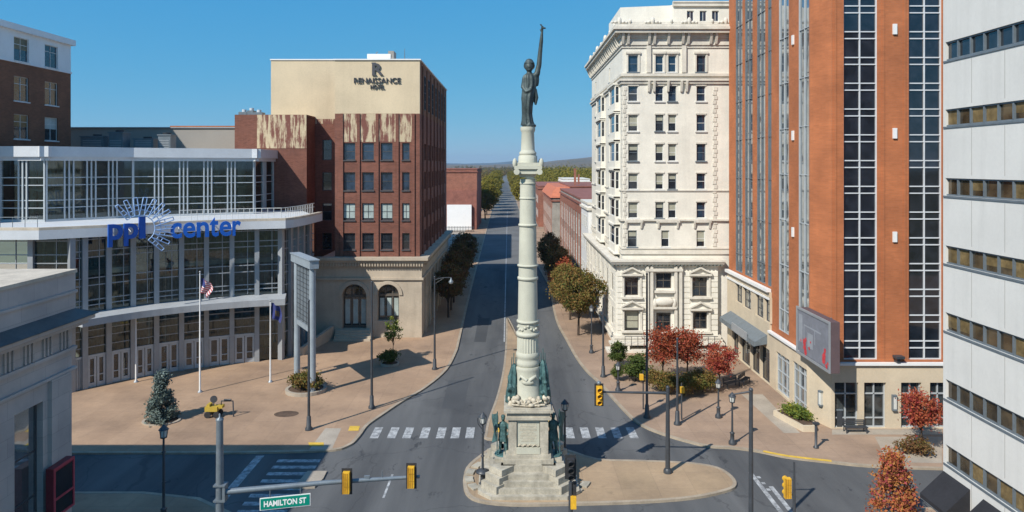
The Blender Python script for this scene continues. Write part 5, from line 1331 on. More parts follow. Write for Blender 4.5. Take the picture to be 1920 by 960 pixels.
# statue on top
st = thing('column_statue', 'bronze robed female statue with one arm raised on top of the column', 'statue', (MX + .12, MY, zm(238)))
zs0 = zm(238); S = MB(); c0 = (MX + .10, MY, zs0)
S.lathe((MX + .1, MY), [(.48, zs0 + .002), (.46, zs0 + .16)], 20)
robe(S, c0, [(.1, -.10, 0, .46, .42), (.4, -.13, 0, .38, .38), (.9, -.16, 0, .33, .34), (1.5, -.15, -.04, .36, .36), (2.0, -.12, -.04, .42, .38), (2.5, -.05, -.02, .44, .36), (2.9, .02, 0, .47, .36), (3.3, .02, 0, .50, .34), (3.52, .02, 0, .42, .28), (3.66, 0, 0, .19, .18), (3.9, 0, 0, .14, .15)], 9, .11)
S.ball((c0[0] - .01, c0[1] - .02, zs0 + 4.12), (.30, .32, .38), 14, 10)       # head
S.ball((c0[0] - .01, c0[1] - .30, zs0 + 4.08), (.05, .07, .09), 8, 6)         # nose
S.ball((c0[0] - .01, c0[1] - .25, zs0 + 3.86), (.11, .07, .07), 8, 6)         # chin
S.ball((c0[0], c0[1] + .16, zs0 + 4.2), (.40, .30, .36), 12, 8)               # hair
S.ball((c0[0], c0[1] + .02, zs0 + 4.36), (.38, .36, .10), 12, 8)               # wreath
S.ball((c0[0], c0[1] + .04, zs0 + 4.40), (.30, .30, .27), 12, 8)
S.ball((c0[0] + .02, c0[1] + .36, zs0 + 4.2), (.16, .16, .15), 10, 7)
S.tube([(c0[0] + .25, c0[1], zs0 + 3.4), (c0[0] + .52, c0[1], zs0 + 3.62), (c0[0] + .66, c0[1], zs0 + 4.2), (c0[0] + .72, c0[1] - .03, zs0 + 4.9), (c0[0] + .82, c0[1] - .05, zs0 + 5.9), (c0[0] + .86, c0[1] - .05, zs0 + 6.4)], [.22, .2, .18, .16, .13, .09], 10)
S.ball((c0[0] + .87, c0[1] - .05, zs0 + 6.52), (.1, .08, .15), 8, 6)
for k in range(4): S.tube([(c0[0] + .82 + k * .035, c0[1] - .06, zs0 + 6.58), (c0[0] + .80 + k * .06, c0[1] - .1, zs0 + 6.8)], [.045, .03], 6)
S.tube([(c0[0] + .80, c0[1] - .05, zs0 + 6.5), (c0[0] + .70, c0[1] - .1, zs0 + 6.66)], [.045, .03], 6)
S.ball((c0[0] + .56, c0[1] + .02, zs0 + 3.25), (.13, .1, .5), 10, 8); S.ball((c0[0] + .66, c0[1], zs0 + 3.8), (.1, .1, .34), 10, 8)   # hanging sleeve
S.tube([(c0[0] - .32, c0[1], zs0 + 3.35), (c0[0] - .44, c0[1] - .1, zs0 + 2.7), (c0[0] - .2, c0[1] - .36, zs0 + 2.35), (c0[0] + .1, c0[1] - .40, zs0 + 2.5)], [.17, .15, .12, .1], 9)
S.tube([(c0[0] + .42, c0[1] - .05, zs0 + 2.6), (c0[0] + .5, c0[1], zs0 + 2.0), (c0[0] + .42, c0[1], zs0 + 1.5)], [.1, .13, .08], 8)
S.hexa([(c0[0] - .48, c0[1] + .1, zs0 + .3), (c0[0] - .30, c0[1] + .1, zs0 + .3), (c0[0] - .30, c0[1] + .45, zs0 + .3), (c0[0] - .48, c0[1] + .45, zs0 + .3), (c0[0] - .42, c0[1] + .05, zs0 + 3.3), (c0[0] - .2, c0[1] + .05, zs0 + 3.3), (c0[0] - .2, c0[1] + .35, zs0 + 3.3), (c0[0] - .42, c0[1] + .35, zs0 + 3.3)])
fuse(S, 'figure', 'statue_bronze', st, .045)
S = MB(); S.tube([(c0[0] + .83, c0[1] - .12, zs0 + 6.62), (c0[0] + .84, c0[1] - .12, zs0 + 6.98)], [.04, .02], 6); S.ball((c0[0] + 1.0, c0[1] - .1, zs0 + 6.72), (.14, .07, .06), 8, 5); S.tube([(c0[0] + .74, c0[1] - .1, zs0 + 6.98), (c0[0] + .86, c0[1] - .1, zs0 + 6.86), (c0[0] + 1.05, c0[1] - .1, zs0 + 6.7)], .04, 6); S.build('wreath', 'statue_bronze', st)

# bronze soldiers at the foot, flag trophies above
def soldier(label, x, y, z, h, face, seed):
    t = thing('bronze_soldier', label, 'statue', (x, y, z), 'bronze figures of the monument'); k = h / 1.8
    B = MB(); rr = random.Random(seed); s_ = face
    P = lambda a, b, c_: (x + a * k * s_, y + b * k, z + c_ * k)
    B.lathe((x, y), [(.42 * k, z + .001), (.40 * k, z + .08)], 14)
    for sd in (-1, 1): B.tube([P(sd * .16, -.16 if sd > 0 else .08, .10), P(sd * .12, -.04 if sd > 0 else .04, .5), P(sd * .10, 0, .92)], [.075 * k, .085 * k, .12 * k], 9); B.ball(P(sd * .17, -.25 if sd > 0 else -.02, .12), (.07 * k, .14 * k, .06 * k), 8, 5)
    robe(B, (x, y, z), [(.62 * k, 0, 0, .24 * k, .2 * k), (.95 * k, 0, 0, .20 * k, .17 * k), (1.1 * k, 0, 0, .17 * k, .14 * k), (1.35 * k, 0, 0, .22 * k, .15 * k), (1.46 * k, 0, 0, .18 * k, .12 * k), (1.5 * k, 0, 0, .08 * k, .08 * k), (1.58 * k, 0, 0, .06 * k, .065 * k)], 7, .07, 26, seed)
    B.ball(P(0, -.01, 1.66), (.09 * k, .105 * k, .125 * k), 10, 8); B.ball(P(0, -.115, 1.655), (.02 * k, .03 * k, .035 * k), 6, 5); B.lathe((x, y), [(.105 * k, z + 1.72 * k), (.11 * k, z + 1.75 * k), (.08 * k, z + 1.82 * k), (.04 * k, z + 1.83 * k)], 12)
    B.tube([P(.2, 0, 1.4), P(.30, -.08, 1.12), P(.2, -.24, 1.0)], [.07 * k, .06 * k, .045 * k], 8); B.tube([P(-.2, 0, 1.4), P(-.32, -.05, 1.2), P(-.27, -.22, 1.42)], [.07 * k, .06 * k, .045 * k], 8)
    for f in range(5): B.tube([P(.17 + f * .016, -.25, 1.0), P(.16 + f * .018, -.30, .97 + .01 * f)], .012 * k, 5)
    fuse(B, 'figure', 'verdigris', t, .03)
    g = MB(); g.tube([P(-.28, -.26, .06), P(-.26, -.20, 2.05)], .025 * k, 6); g.build('staff', 'verdigris', t)
    f = MB()
    for i in range(6):
        for j in range(4):
            q = lambda i, j: P(-.26 - .06 * j + .05 * math.sin(i * 1.1 + j), -.18 + .16 * j + .05 * math.sin(j * 2 + i * .7), 2.0 - .22 * i - .08 * j)
            f.quad(q(i, j), q(i + 1, j), q(i + 1, j + 1), q(i, j + 1))
    f.build('flag', 'verdigris', t)
soldier('greenish bronze soldier with a flag at the left side of the monument base', MX - 1.68, MY - .45, 1.905, 2.6, 1, 3)
soldier('greenish bronze soldier with a flag at the right side of the monument base', MX + 1.7, MY - .45, 1.905, 2.75, -1, 5)
def trophy(label, x, y, z, h, s_, seed):
    t = thing('bronze_trophy', label, 'sculpture', (x, y, z), 'bronze figures of the monument'); rr = random.Random(seed); B = MB()
    robe(B, (x, y, z), [(0.01, 0, 0, .42, .36), (h * .2, 0, 0, .40, .34), (h * .45, s_ * -.04, 0, .33, .3), (h * .7, s_ * -.08, 0, .30, .26), (h * .88, s_ * -.1, 0, .2, .18), (h * .97, s_ * -.1, 0, .06, .06)], 6, .2, 30, seed)
    for k in range(14): B.ball((x + rr.uniform(-.33, .33), y + rr.uniform(-.4, .1), z + rr.uniform(.1, h * .75)), (rr.uniform(.08, .16), .12, rr.uniform(.1, .25)), 7, 5)
    fuse(B, 'figure', 'verdigris', t, .045, 1)
    g = MB()
    for k in range(3): g.tube([(x + (k - 1) * .2, y - .2, z + .2), (x + (k - 1) * .13 - s_ * .1, y - .05, z + h * (1.12 + .1 * (k % 2)))], .03, 6)
    g.build('staff', 'verdigris', t)
trophy('green bronze flag trophy on the left of the column drum', MX - 1.05, MY - .3, 5.325, 2.75, -1, 2)
trophy('green bronze flag trophy on the right of the column drum', MX + 1.12, MY - .2, 5.325, 3.0, 1, 9)

# ================================================================== STREET LAMPS, POLES, SIGNALS
def lamp_pole(label, px, py, top, arm=0, arms='one', group='tall lamp poles around the square'):
    x, y = G(px, py); h = Z(top, y); t = thing('lamp_post', label, 'street lamp', (x, y, .13), group)
    b = MB(); b.lathe((x, y), [(.30, .13), (.30, .28), (.2, .4), (.17, 1.2), (.13, 1.25)], 12); b.build('base', 'black_metal', t)
    b = MB(); b.tube([(x, y, 1.2), (x, y, h)], [.115, .075], 10); b.ball((x, y, h + .05), .1, 8, 6); b.build('pole', 'black_metal', t)
    if arm:
        b = MB(); b.tube([(x, y, h - .25), (x + arm * .5, y + .1, h - .05), (x + arm, y + .15, h - .05)], .045, 7); b.tube([(x, y, h - .7), (x + arm * .55, y + .1, h - .1)], .025, 6); b.build('arm', 'black_metal', t)
        b = MB(); b.lathe((x + arm, y + .15), [(.05, h - .05), (.1, h - .25), (.24, h - .42), (.26, h - .55)], 12); hd = b.build('lamp_head', 'grey_metal', t)
        b = MB(); b.ball((x + arm, y + .15, h - .58), (.2, .2, .14), 10, 6); b.build('lens', 'lamp_glass', hd)
    return t
lamp_pole('tall black lamp pole nearest the corner kerb beside the yellow tactile pads', 579, 809, 565)
lamp_pole('tall black lamp pole midway along the curved plaza kerb', 697, 768, 530)
lamp_pole('black lamp pole with a hanging lamp near the hotel corner', 815, 695, 520, 1.7)
lamp_pole('tallest black lamp pole before the shrubs of the white building', 1213, 786, 515)
lamp_pole('black lamp pole before the red leaved tree of the white building', 1270, 799, 636, 0)
lamp_pole('slim dark pole on the pavement left of the white building corner', 1131, 709, 560)
def lantern(label, x, y, h, group='black lantern posts', z0=.13, rings=True):
    t = thing('lantern_post', label, 'lantern', (x, y, z0), group)
    b = MB(); b.lathe((x, y), [(.28, z0), (.28, z0 + .2), (.16, z0 + .35), (.15, z0 + .8), (.2, z0 + .86), (.09, z0 + .95)], 12); b.build('base', 'black_metal', t)
    b = MB(); b.tube([(x, y, z0 + .9), (x, y, h - .85)], [.085, .06], 9)
    if rings:
        for f in (.42, .72): b.lathe((x, y), [(.07, h * f), (.14, h * f + .05), (.07, h * f + .1)], 10)
    b.build('pole', 'black_metal', t)
    b = MB(); b.lathe((x, y), [(.06, h - .85), (.2, h - .78), (.2, h - .72)], 10); b.lathe((x, y), [(.3, h - .3), (.12, h - .1), (.03, h)], 10)
    for k in range(6): b.tube([(x + .19 * math.cos(k * 1.047), y + .19 * math.sin(k * 1.047), h - .72), (x + .26 * math.cos(k * 1.047), y + .26 * math.sin(k * 1.047), h - .3)], .02, 4)
    ld = b.build('lantern', 'black_metal', t)
    b = MB(); b.lathe((x, y), [(.16, h - .715), (.22, h - .305)], 10); b.build('lamp_shade', 'lamp_glass', ld)
    return t
lantern('black lantern post in the shaded corner below the spruce', -20.7, 41.2, 6.0)
x, y = G(905, 917); t = lantern('ornate black lantern post on the left edge of the monument island', x, y, 5.1, z0=.14)
b = MB(); b.lathe((x, y), [(.1, 1.0), (.46, 1.12), (.46, 1.2), (.1, 1.32)], 14); b.tube([(x, y, 3.9), (x - .3, y, 4.3), (x - .35, y, 4.7)], .03, 5); b.build('collar', 'black_metal', t)
lantern('plain black lantern post behind the right side of the monument', 3.8, 49.8, 4.6)
x, y = G(1109, 664); lantern('black lantern post beside the turning tree at the white building', x, y, 5.6)
x, y = G(1159, 736); lantern('short lantern post under the round shrub by the white building', x, y, 2.9, rings=False)
x, y = G(1347, 786); lantern('black lantern post between the red tree and the brick tower', x, y, 3.4, rings=False)
x, y = G(1373, 836); lantern('black lantern post at the kerb left of the bare signal pole', x, y, 4.1, rings=False)
def head(parent, x, y, z, h=1.15, w_=.36, plate=True, back=False):
    b = MB()
    if back:      # seen from behind: ribbed yellow housings in front of the black plate, visors on the far side
        for k in range(3):
            zz = z + h / 2 - h / 3 * (k + .5)
            b.box(x - w_ / 2, x + w_ / 2, y - .16, y + .08, zz - h / 6 + .012, zz + h / 6 - .012)
            b.tube([(x, y + .125, zz), (x, y + .34, zz - .02)], [.15, .155], 12, caps=False)
        o = b.build('signal_head', 'signal_yellow', parent)
        b = MB()
        for q in (-.09, .0, .09): b.box(x + q - .022, x + q + .022, y - .178, y - .161, z - h / 2 + .05, z + h / 2 - .05)
        b.box(x - w_ / 2, x - w_ / 2 + .05, y - .17, y - .161, z - h / 2, z + h / 2)
        b.build('rib', 'signal_gold', o)
        if plate:
            b = MB(); b.box(x - w_ / 2 - .10, x + w_ / 2 + .10, y + .085, y + .12, z - h / 2 - .11, z + h / 2 + .11); b.build('backplate', 'signal_black', o)
        return o
    for k in range(3):
        zz = z + h / 2 - h / 3 * (k + .5)
        b.box(x - w_ / 2, x + w_ / 2, y - .16, y + .08, zz - h / 6 + .012, zz + h / 6 - .012)
        b.tube([(x, y - .158, zz), (x, y - .34, zz - .02)], [.15, .155], 12, caps=False)
    o = b.build('signal_head', 'signal_yellow', parent)
    for k in range(3):
        b = MB(); zz = z + h / 2 - h / 3 * (k + .5); b.tube([(x, y - .17, zz), (x, y - .163, zz)], .13, 12); b.build('lens', 'lens_dark', o)
    if plate:
        b = MB(); b.box(x - w_ / 2 - .11, x + w_ / 2 + .11, y + .085, y + .12, z - h / 2 - .13, z + h / 2 + .13); b.build('backplate', 'signal_black', o)
    return o
# near mast arm, lower left
t = thing('signal_mast', 'grey traffic signal mast with a long arm and two yellow signals at lower left', 'traffic signal', (X(412, 34.7), 34.7, .13))
x = X(412, 34.7); y = 34.7; zt = Z(788, 34.7)
b = MB(); b.lathe((x, y), [(.34, .13), (.34, .3), (.22, .5)], 14); b.build('base', 'grey_metal', t)
b = MB(); b.tube([(x, y, .3), (x, y, zt)], [.21, .165], 14); b.lathe((x, y), [(.19, zt), (.19, zt + .08), (.04, zt + .15), (.05, zt + .3), (.02, zt + .34)], 12); b.build('pole', 'grey_metal', t)
ax0, ay0, az0 = x + .3, 34.72, 5.05; ax1, ay1, az1 = X(787, 36.2), 36.2, 5.15
b = MB(); b.tube([(ax0, ay0, az0), (ax0 + (ax1 - ax0) * .5, (ay0 + ay1) / 2, az0 + .12), (ax1, ay1, az1)], [.15, .12, .085], 12); b.box(x - .24, x + .34, y - .24, y + .24, az0 - .42, az0 - .34); b.box(x - .24, x + .34, y - .24, y + .24, az0 + .34, az0 + .42); b.box(x + .2, x + .33, y - .2, y + .2, az0 - .338, az0 + .338); b.build('arm', 'grey_metal', t)
for px in (655, 774):
    f = (X(px, 35.6) - ax0) / (ax1 - ax0); yy_ = ay0 + (ay1 - ay0) * f
    head(t, X(px, yy_ + .32), yy_ + .32 if False else yy_ - .30, Z(899 if px < 700 else 889, yy_) , 1.1, .34, True, True)
b = MB()
for f in (.62, .72): q = Vector((ax0, ay0, az0)).lerp(Vector((ax1, ay1, az1)), f); b.box(q.x - .14, q.x + .14, q.y - .06, q.y + .06, q.z + .1, q.z + .26)
q = Vector((ax0, ay0, az0)).lerp(Vector((ax1, ay1, az1)), .80); b.tube([(q.x, q.y, q.z), (q.x, q.y, q.z + .45)], .025, 6); b.build('detector', 'grey_metal', t)
sn = thing('street_sign', 'green HAMILTON ST street name sign hung below the signal arm', 'sign', (X(535, 35), 34.9, 4.5))
yA_, yB_ = 34.86, 35.25; pa = Vector((X(487, yA_), yA_)); pb = Vector((X(582, yB_), yB_)); u = (pb - pa).normalized(); Fs = FR((*pa, 0), (u.x, u.y, 0), (u.y, -u.x, 0)); L = (pb - pa).length
za, zb_ = Z(957.5, 34.86), Z(934.5, 34.86); tilt = .03
def tilted(mb0): 
    mb0.v = [(vx, vy, vz + tilt * (vx - pa.x)) for vx, vy, vz in mb0.v]; return mb0
m1 = MB(); m1.fb(Fs, .04, L - .04, za + .04, zb_ - .04, .003, .02); tilted(m1).build('panel', 'sign_green', sn)
m1 = MB(); m1.fb(Fs, 0, L, za, zb_, -.03, .002); tilted(m1).build('border', 'letter_white', sn)
m1 = MB(); text_into(m1, "HAMILTON ST", Fs, .2, L - .2, za + .16, zb_ - .16, .021, .008, .03); tilted(m1).build('lettering', 'letter_white', sn)
m1 = MB()
for f in (.2, .8): m1.tube([Fs.p(L * f, zb_ + tilt * L * f * .9, -.02), Fs.p(L * f, 5.1, -.02)], .025, 5)
m1.build('hanger', 'grey_metal', sn)
# mast arm on the island plaza
x, y = G(1252, 890); zt = Z(728, y); t = thing('signal_mast', 'dark signal mast on the island plaza with one yellow signal at its arm end', 'traffic signal', (x, y, .14))
b = MB(); b.lathe((x, y), [(.3, .14), (.3, .3), (.2, .45)], 12); b.build('base', 'black_metal', t)
b = MB(); b.tube([(x, y, .3), (x, y, zt)], [.17, .13], 12); b.ball((x, y, zt + .05), .14, 8, 6); b.build('pole', 'black_metal', t)
zz = Z(737, y); b = MB(); b.tube([(x, y, zz), (X(1123, y) - .1, y + .1, zz + .05)], [.1, .06], 10); b.build('arm', 'black_metal', t)
head(t, X(1123, y), y - .12, Z(740, y), 1.3, .40, True)
b = MB(); b.ball((X(1123, y), y, Z(718, y)), (.16, .16, .14), 8, 6); b.build('cap', 'grey_metal', t)
# pedestrian signals on posts
def ped(label, px, py, z, side):
    x, y = G(px, py); t = thing('crossing_signal', label, 'traffic signal', (x, y, .13), 'yellow crossing signals')
    b = MB(); b.tube([(x, y, .13), (x, y, z + .5)], .06, 8); b.build('post', 'black_metal', t)
    b = MB(); b.box(x - .16 + side * .2, x + .16 + side * .2, y - .36, y - .08, z - .24, z + .24); o = b.build('signal_head', 'signal_yellow', t)
    b = MB(); b.box(x - .13 + side * .2, x + .13 + side * .2, y - .079, y - .06, z - .2, z + .2); b.build('lens', 'signal_black', o)
ped('yellow crossing signal by the tallest lamp pole and green shrubs', 1206, 770, 3.0, -1); ped('yellow crossing signal right of the lamp pole before the red tree', 1278, 790, 2.7, 0)
# bare pole right and the yellow signal on its own post
x, y = X(1408, 38.5), 38.5; zt = Z(732, y); t = thing('signal_pole', 'tall grey pole with a short arm at the right of the island', 'pole', (x, y, 0))
b = MB(); b.lathe((x, y), [(.3, 0), (.3, .25), (.18, .4)], 12); b.build('base', 'grey_metal', t); b = MB(); b.tube([(x, y, .3), (x, y, zt)], [.14, .105], 12); b.ball((x, y, zt + .03), .13, 8, 6); b.build('pole', 'black_metal', t)
b = MB(); b.tube([(x, y, zt - .06), (X(1374, y) , y + .2, zt - .3)], [.06, .04], 8); b.build('arm', 'black_metal', t)
x, y = X(1489, 38.0), 38.0; zt = Z(866, y); t = thing('signal_post', 'slim dark post with a plain yellow signal box at lower right', 'traffic signal', (x, y, 0))
b = MB(); b.lathe((x, y), [(.22, 0), (.22, .3), (.1, .5), (.085, 2.6), (.05, zt)], 12); b.build('post', 'black_metal', t)
head(t, x - .36, y + .05, Z(915, y), 1.12, .34, False, True)
b = MB(); b.tube([(x, y, Z(900, y)), (x - .3, y + .05, Z(900, y))], .03, 6); b.tube([(x, y, Z(928, y)), (x - .3, y + .05, Z(928, y))], .03, 6); b.build('bracket', 'black_metal', t)
x, y = X(1070, 37.2), 37.2; zt = Z(858, y); t = thing('signal_post', 'thick black signal post in front of the monument with its dark signal head', 'traffic signal', (x, y, 0))
b = MB(); b.lathe((x, y), [(.26, 0), (.26, .3), (.13, .5), (.11, zt - 1.3)], 12); b.build('post', 'black_metal', t)
b = MB()
for k in range(3): zz = zt - .2 - k * .36; b.box(x - .2, x + .2, y - .2, y + .1, zz - .17, zz + .17); b.tube([(x, y - .199, zz), (x, y - .38, zz - .03)], [.15, .155], 12, caps=False)
b.box(x - .3, x + .3, y + .103, y + .14, zt - 1.2, zt + .1); b.box(x + .12, x + .3, y - .1, y + .1, zt - 2.4, zt - 1.3); b.build('signal_head', 'signal_black', t)
b = MB(); b.box(x - .02, x + .28, y - .3, y + .05, Z(950, y), Z(928, y)); b.build('crossing_box', 'signal_yellow', t)
mb = MB(); mb.prism([(x + 1.3 * math.cos(k * .5236), y + 1.0 * math.sin(k * .5236)) for k in range(12)], -.02, .0 + .12); struct('traffic_island', mb, 'concrete')
x, y = G(1530, 843); b = thing('bollard', 'short dark post on the pavement before the brick tower planter', 'bollard', (x, y, .13))
m1 = MB(); m1.lathe((x, y), [(.2, .13), (.2, .22), (.1, .3), (.1, 1.9)], 10); m1.build('post', 'black_metal', b); m1 = MB(); m1.box(x - .22, x + .22, y - .14, y + .14, 1.9, 2.05); m1.build('cap', 'black_metal', b)
x, y = G(1566, 798); b = thing('parking_meter', 'dark pay station standing against the stone corner of the brick tower', 'pay station', (x, y - .6, .13)); y -= .6
m1 = MB(); m1.box(x - .22, x + .22, y - .18, y + .18, .13, 1.5); m1.build('cabinet', 'black_metal', b); m1 = MB(); m1.box(x - .26, x + .26, y - .22, y + .22, 1.502, 1.6); m1.build('cap', 'grey_metal', b)
# flagpoles
def flagpole(label, px, py, top, group='white flagpoles before the arena'):
    x, y = G(px, py); h = Z(top, y); t = thing('flagpole', label, 'flagpole', (x, y, .13), group)
    b = MB(); b.lathe((x, y), [(.22, .13), (.2, .22), (.09, .35)], 10); b.build('base', 'aluminium', t)
    b = MB(); b.tube([(x, y, .2), (x, y, h)], [.09, .05], 9); b.build('pole', 'white_panel', t); b = MB(); b.ball((x, y, h + .1), .1, 8, 6); b.build('finial', 'aluminium', t)
    return x, y, h, t
def cloth(x, y, z1, w_, h, i0, i1, j0, j1, ni, nj, off=0):
    f = MB(); q = lambda i, j: (x + .08 + w_ * (j / nj) * (.75 + .2 * math.sin(i * .35)), y + .18 * math.sin(j / nj * 9 + i * .25) + off, z1 - h * i / ni - .42 * w_ * (j / nj) ** 1.5)
    for i in range(i0, i1):
        for j in range(j0, j1): f.quad(q(i, j), q(i + 1, j), q(i + 1, j + 1), q(i, j + 1))
    return f
x, y, h, t = flagpole('white flagpole with a red and white striped flag before the arena doors', 375, 738, 512)
fl = MB(); wh = MB()
for k in range(13):
    c_ = cloth(x, y, h - .5, 1.25, 1.3, k, k + 1, 0, 12, 13, 12); tgt = fl if k % 2 == 0 else wh; tgt.add(c_.v, c_.f)
fo_ = fl.build('flag', 'flag_red', t); wh.build('stripe', 'flag_white', fo_); cloth(x, y, h - .5, 1.25, 1.3, 0, 7, 0, 5, 13, 12, -.006).build('canton', 'flag_blue', fo_)
x, y, h, t = flagpole('white flagpole with a dark blue flag near the steel screen gantry', 507, 719, 566)
c_ = cloth(x, y, h - .1, 1.15, 1.5, 0, 8, 0, 10, 8, 10); c_.build('flag', 'flag_blue', t); cloth(x, y, h - .1, 1.15, 1.5, 3, 6, 4, 7, 8, 10, -.006).build('emblem', 'gold_reflection_emblem', t)
flagpole('bare white flagpole without a flag at the left before the arena', 255, 719, 590)
# steel gantry with screen
ga_ = thing('screen_gantry', 'pale steel gantry on two round posts holding a dark mesh screen panel', 'gantry', (-20, 66.7, .13))
p0 = Vector((*G(557, 713), 0)); p1 = Vector((*G(586, 741), 0)); zt = Z(503, p1.y)
for p_ in (p0, p1): b = MB(); b.tube([(p_.x, p_.y, .13), (p_.x, p_.y, zt)], .30, 16); b.build('post', 'blue_steel', ga_)
u = (p1 - p0).normalized(); Fg = FR((p0.x, p0.y, 0), u, (u.y, -u.x, 0)); L = (p1 - p0).length
b = MB(); b.fb(Fg, -.75, L + .55, zt + .002, zt + .75, -.42, .42); b.fb(Fg, -.85, L + .65, zt + .753, zt + .85, -.5, .5); b.build('beam', 'blue_steel', ga_)
b = MB(); b.fb(Fg, .3, L - .3, 6.3, zt - .1, -.1, .1); sc_ = b.build('screen', 'grey_metal', ga_)
b = MB()
for k in range(12): b.fb(Fg, .32, L - .32, 6.5 + k * .45, 6.54 + k * .45, .101, .13)
for k in range(5): b.fb(Fg, .4 + k * (L - .9) / 4, .46 + k * (L - .9) / 4, 6.3, zt - .1, .131, .15)
b.build('mesh', 'black_metal', sc_)
b = MB(); b.fb(Fg, .3, L - .3, 5.7, 6.1, -.12, .12); b.build('cross_beam', 'blue_steel', ga_)
# small yellow cart and bench
x, y = G(408, 784); t = thing('maintenance_cart', 'small yellow and black cart with a round dark disc on the plaza', 'cart', (x, y, .13))
b = MB(); b.box(x - .95, x + .1, y - .35, y + .35, .65, 1.05); b.box(x - .8, x - .55, y - .3, y + .3, 1.052, 1.25); b.box(x + .02, x + .5, y - .25, y + .25, .9, 1.12) ; b.build('body', 'machine_yellow', t)
for dx in (-.7, .05):
    for dy in (-.36, .36): b = MB(); b.tube([(x + dx, y + dy - .06, .4), (x + dx, y + dy + .06, .4)], .27, 14); b.build('wheel', 'signal_black', t)
b = MB(); b.tube([(x - .3, y - .1, 1.62), (x - .3, y - .02, 1.62)], .3, 16); b.tube([(x - .3, y - .05, 1.0), (x - .3, y - .05, 1.4)], .05, 6); b.build('disc', 'black_metal', t)
b = MB(); b.tube([(x + .3, y, .9), (x + .32, y, 1.45), (x + 1.3, y, 1.45), (x + 1.35, y, .13)], .06, 7); b.tube([(x + .6, y - .1, 1.45), (x + .6, y - .1, 1.6), (x + 1.2, y - .1, 1.6)], .07, 6); b.build('handle', 'black_metal', t)
def bench(label, x, y, r):
    t = thing('bench', label, 'bench', (0, 0, 0), 'dark benches by the brick tower')
    b = MB()
    for k in range(4): b.box(-.9, .9, -.25 + k * .13, -.15 + k * .13, .45, .49)
    b.build('seat', 'black_metal', t); b = MB()
    for k in range(3): b.box(-.9, .9, .28, .32, .58 + k * .13, .67 + k * .13)
    b.build('backrest', 'black_metal', t)
    for s in (-1, 1): b = MB(); b.box(s * .8 - .04, s * .8 + .04, -.25, -.18, 0, .448); b.box(s * .8 - .04, s * .8 + .04, .25, .278, 0, .95); b.box(s * .8 - .04, s * .8 + .04, -.18, .25, .38, .44); b.build('leg', 'black_metal', t)
    t.location = (x, y, .13); t.rotation_euler = (0, 0, r)
bench('dark slatted bench right of the small red tree', *G(1372, 728), .5); bench('dark slatted bench nearer the brick tower entrance', *G(1396, 722), .9); bench('dark slatted bench before the stone columns right of the pay station', X(1604, 55.2), 55.2, 0)
# planters and tree-pit kerbs
def ring(name, label, x, y, rx, ry, h, m='concrete'):
    t = thing(name, label, 'planter', (x, y, .13)); b = MB(); n = 24
    for k in range(n):
        a, c_ = 2 * math.pi * k / n, 2 * math.pi * (k + 1) / n
        pt = lambda a, f: (x + rx * f * math.cos(a), y + ry * f * math.sin(a))
        b.hexa([(*pt(a, .85), .13), (*pt(c_, .85), .13), (*pt(c_, 1), .13), (*pt(a, 1), .13), (*pt(a, .85), h), (*pt(c_, .85), h), (*pt(c_, 1), h), (*pt(a, 1), h)])
    b.build('kerb', m, t); b = MB(); b.poly([(x + rx * .86 * math.cos(2 * math.pi * k / n), y + ry * .86 * math.sin(2 * math.pi * k / n), h - .06) for k in range(n)]); b.build('soil', 'soil', t)
xg, yg = G(572, 738); ring('planter', 'round concrete planter ring under the steel gantry', xg, yg + .3, 1.9, 1.7, .45)
xs, ys = G(303, 792); ring('tree_ring', 'pale ring of kerb around the spruce', xs, ys, 1.55, 1.2, .22)
xp, yp = G(731, 686); ring('planter', 'low round planter ring under the thin sapling', xp, yp, 1.0, .9, .35)
t = thing('planter', 'long pale stone planter box at the brick tower corner', 'planter', (23.2, 57, .13))
b = MB(); b.prism([(22.2, 58.9), (23.2, 55.3), (24.3, 55.3), (24.6, 56.4), (23.6, 59.6)], .13, .6); b.build('box', 'tower_stone', t); b = MB(); b.prism([(22.45, 58.7), (23.35, 55.55), (24.1, 55.55), (24.35, 56.4), (23.5, 59.3)], .602, .64); b.build('soil', 'soil', t)
# ================================================================== TREES AND SHRUBS
RNG = np.random.default_rng(12)
def leaf_mesh(name, P, size, m, parent, flat=0.0):
    n = len(P); a = RNG.normal(size=(n, 3)); a /= np.linalg.norm(a, axis=1)[:, None]
    b = RNG.normal(size=(n, 3)); b -= a * (a * b).sum(1)[:, None]; b /= np.linalg.norm(b, axis=1)[:, None]
    s = size * RNG.uniform(.6, 1.3, size=(n, 1)); c = np.cross(a, b)
    V = np.stack([P - a * s, P + b * s * .55 + c * s * .12, P + a * s, P - b * s * .55 + c * s * .12], axis=1).reshape(-1, 3)
    me = bpy.data.meshes.new(name); me.vertices.add(4 * n); me.vertices.foreach_set("co", V.ravel())
    me.loops.add(4 * n); me.loops.foreach_set("vertex_index", np.arange(4 * n, dtype=np.int32))
    me.polygons.add(n); me.polygons.foreach_set("loop_start", np.arange(0, 4 * n, 4, dtype=np.int32)); me.polygons.foreach_set("loop_total", np.full(n, 4, dtype=np.int32))
    me.update(); me.validate(); me.materials.append(M[m])
    o = bpy.data.objects.new(name, me); COL.objects.link(o); o.parent = parent; return o
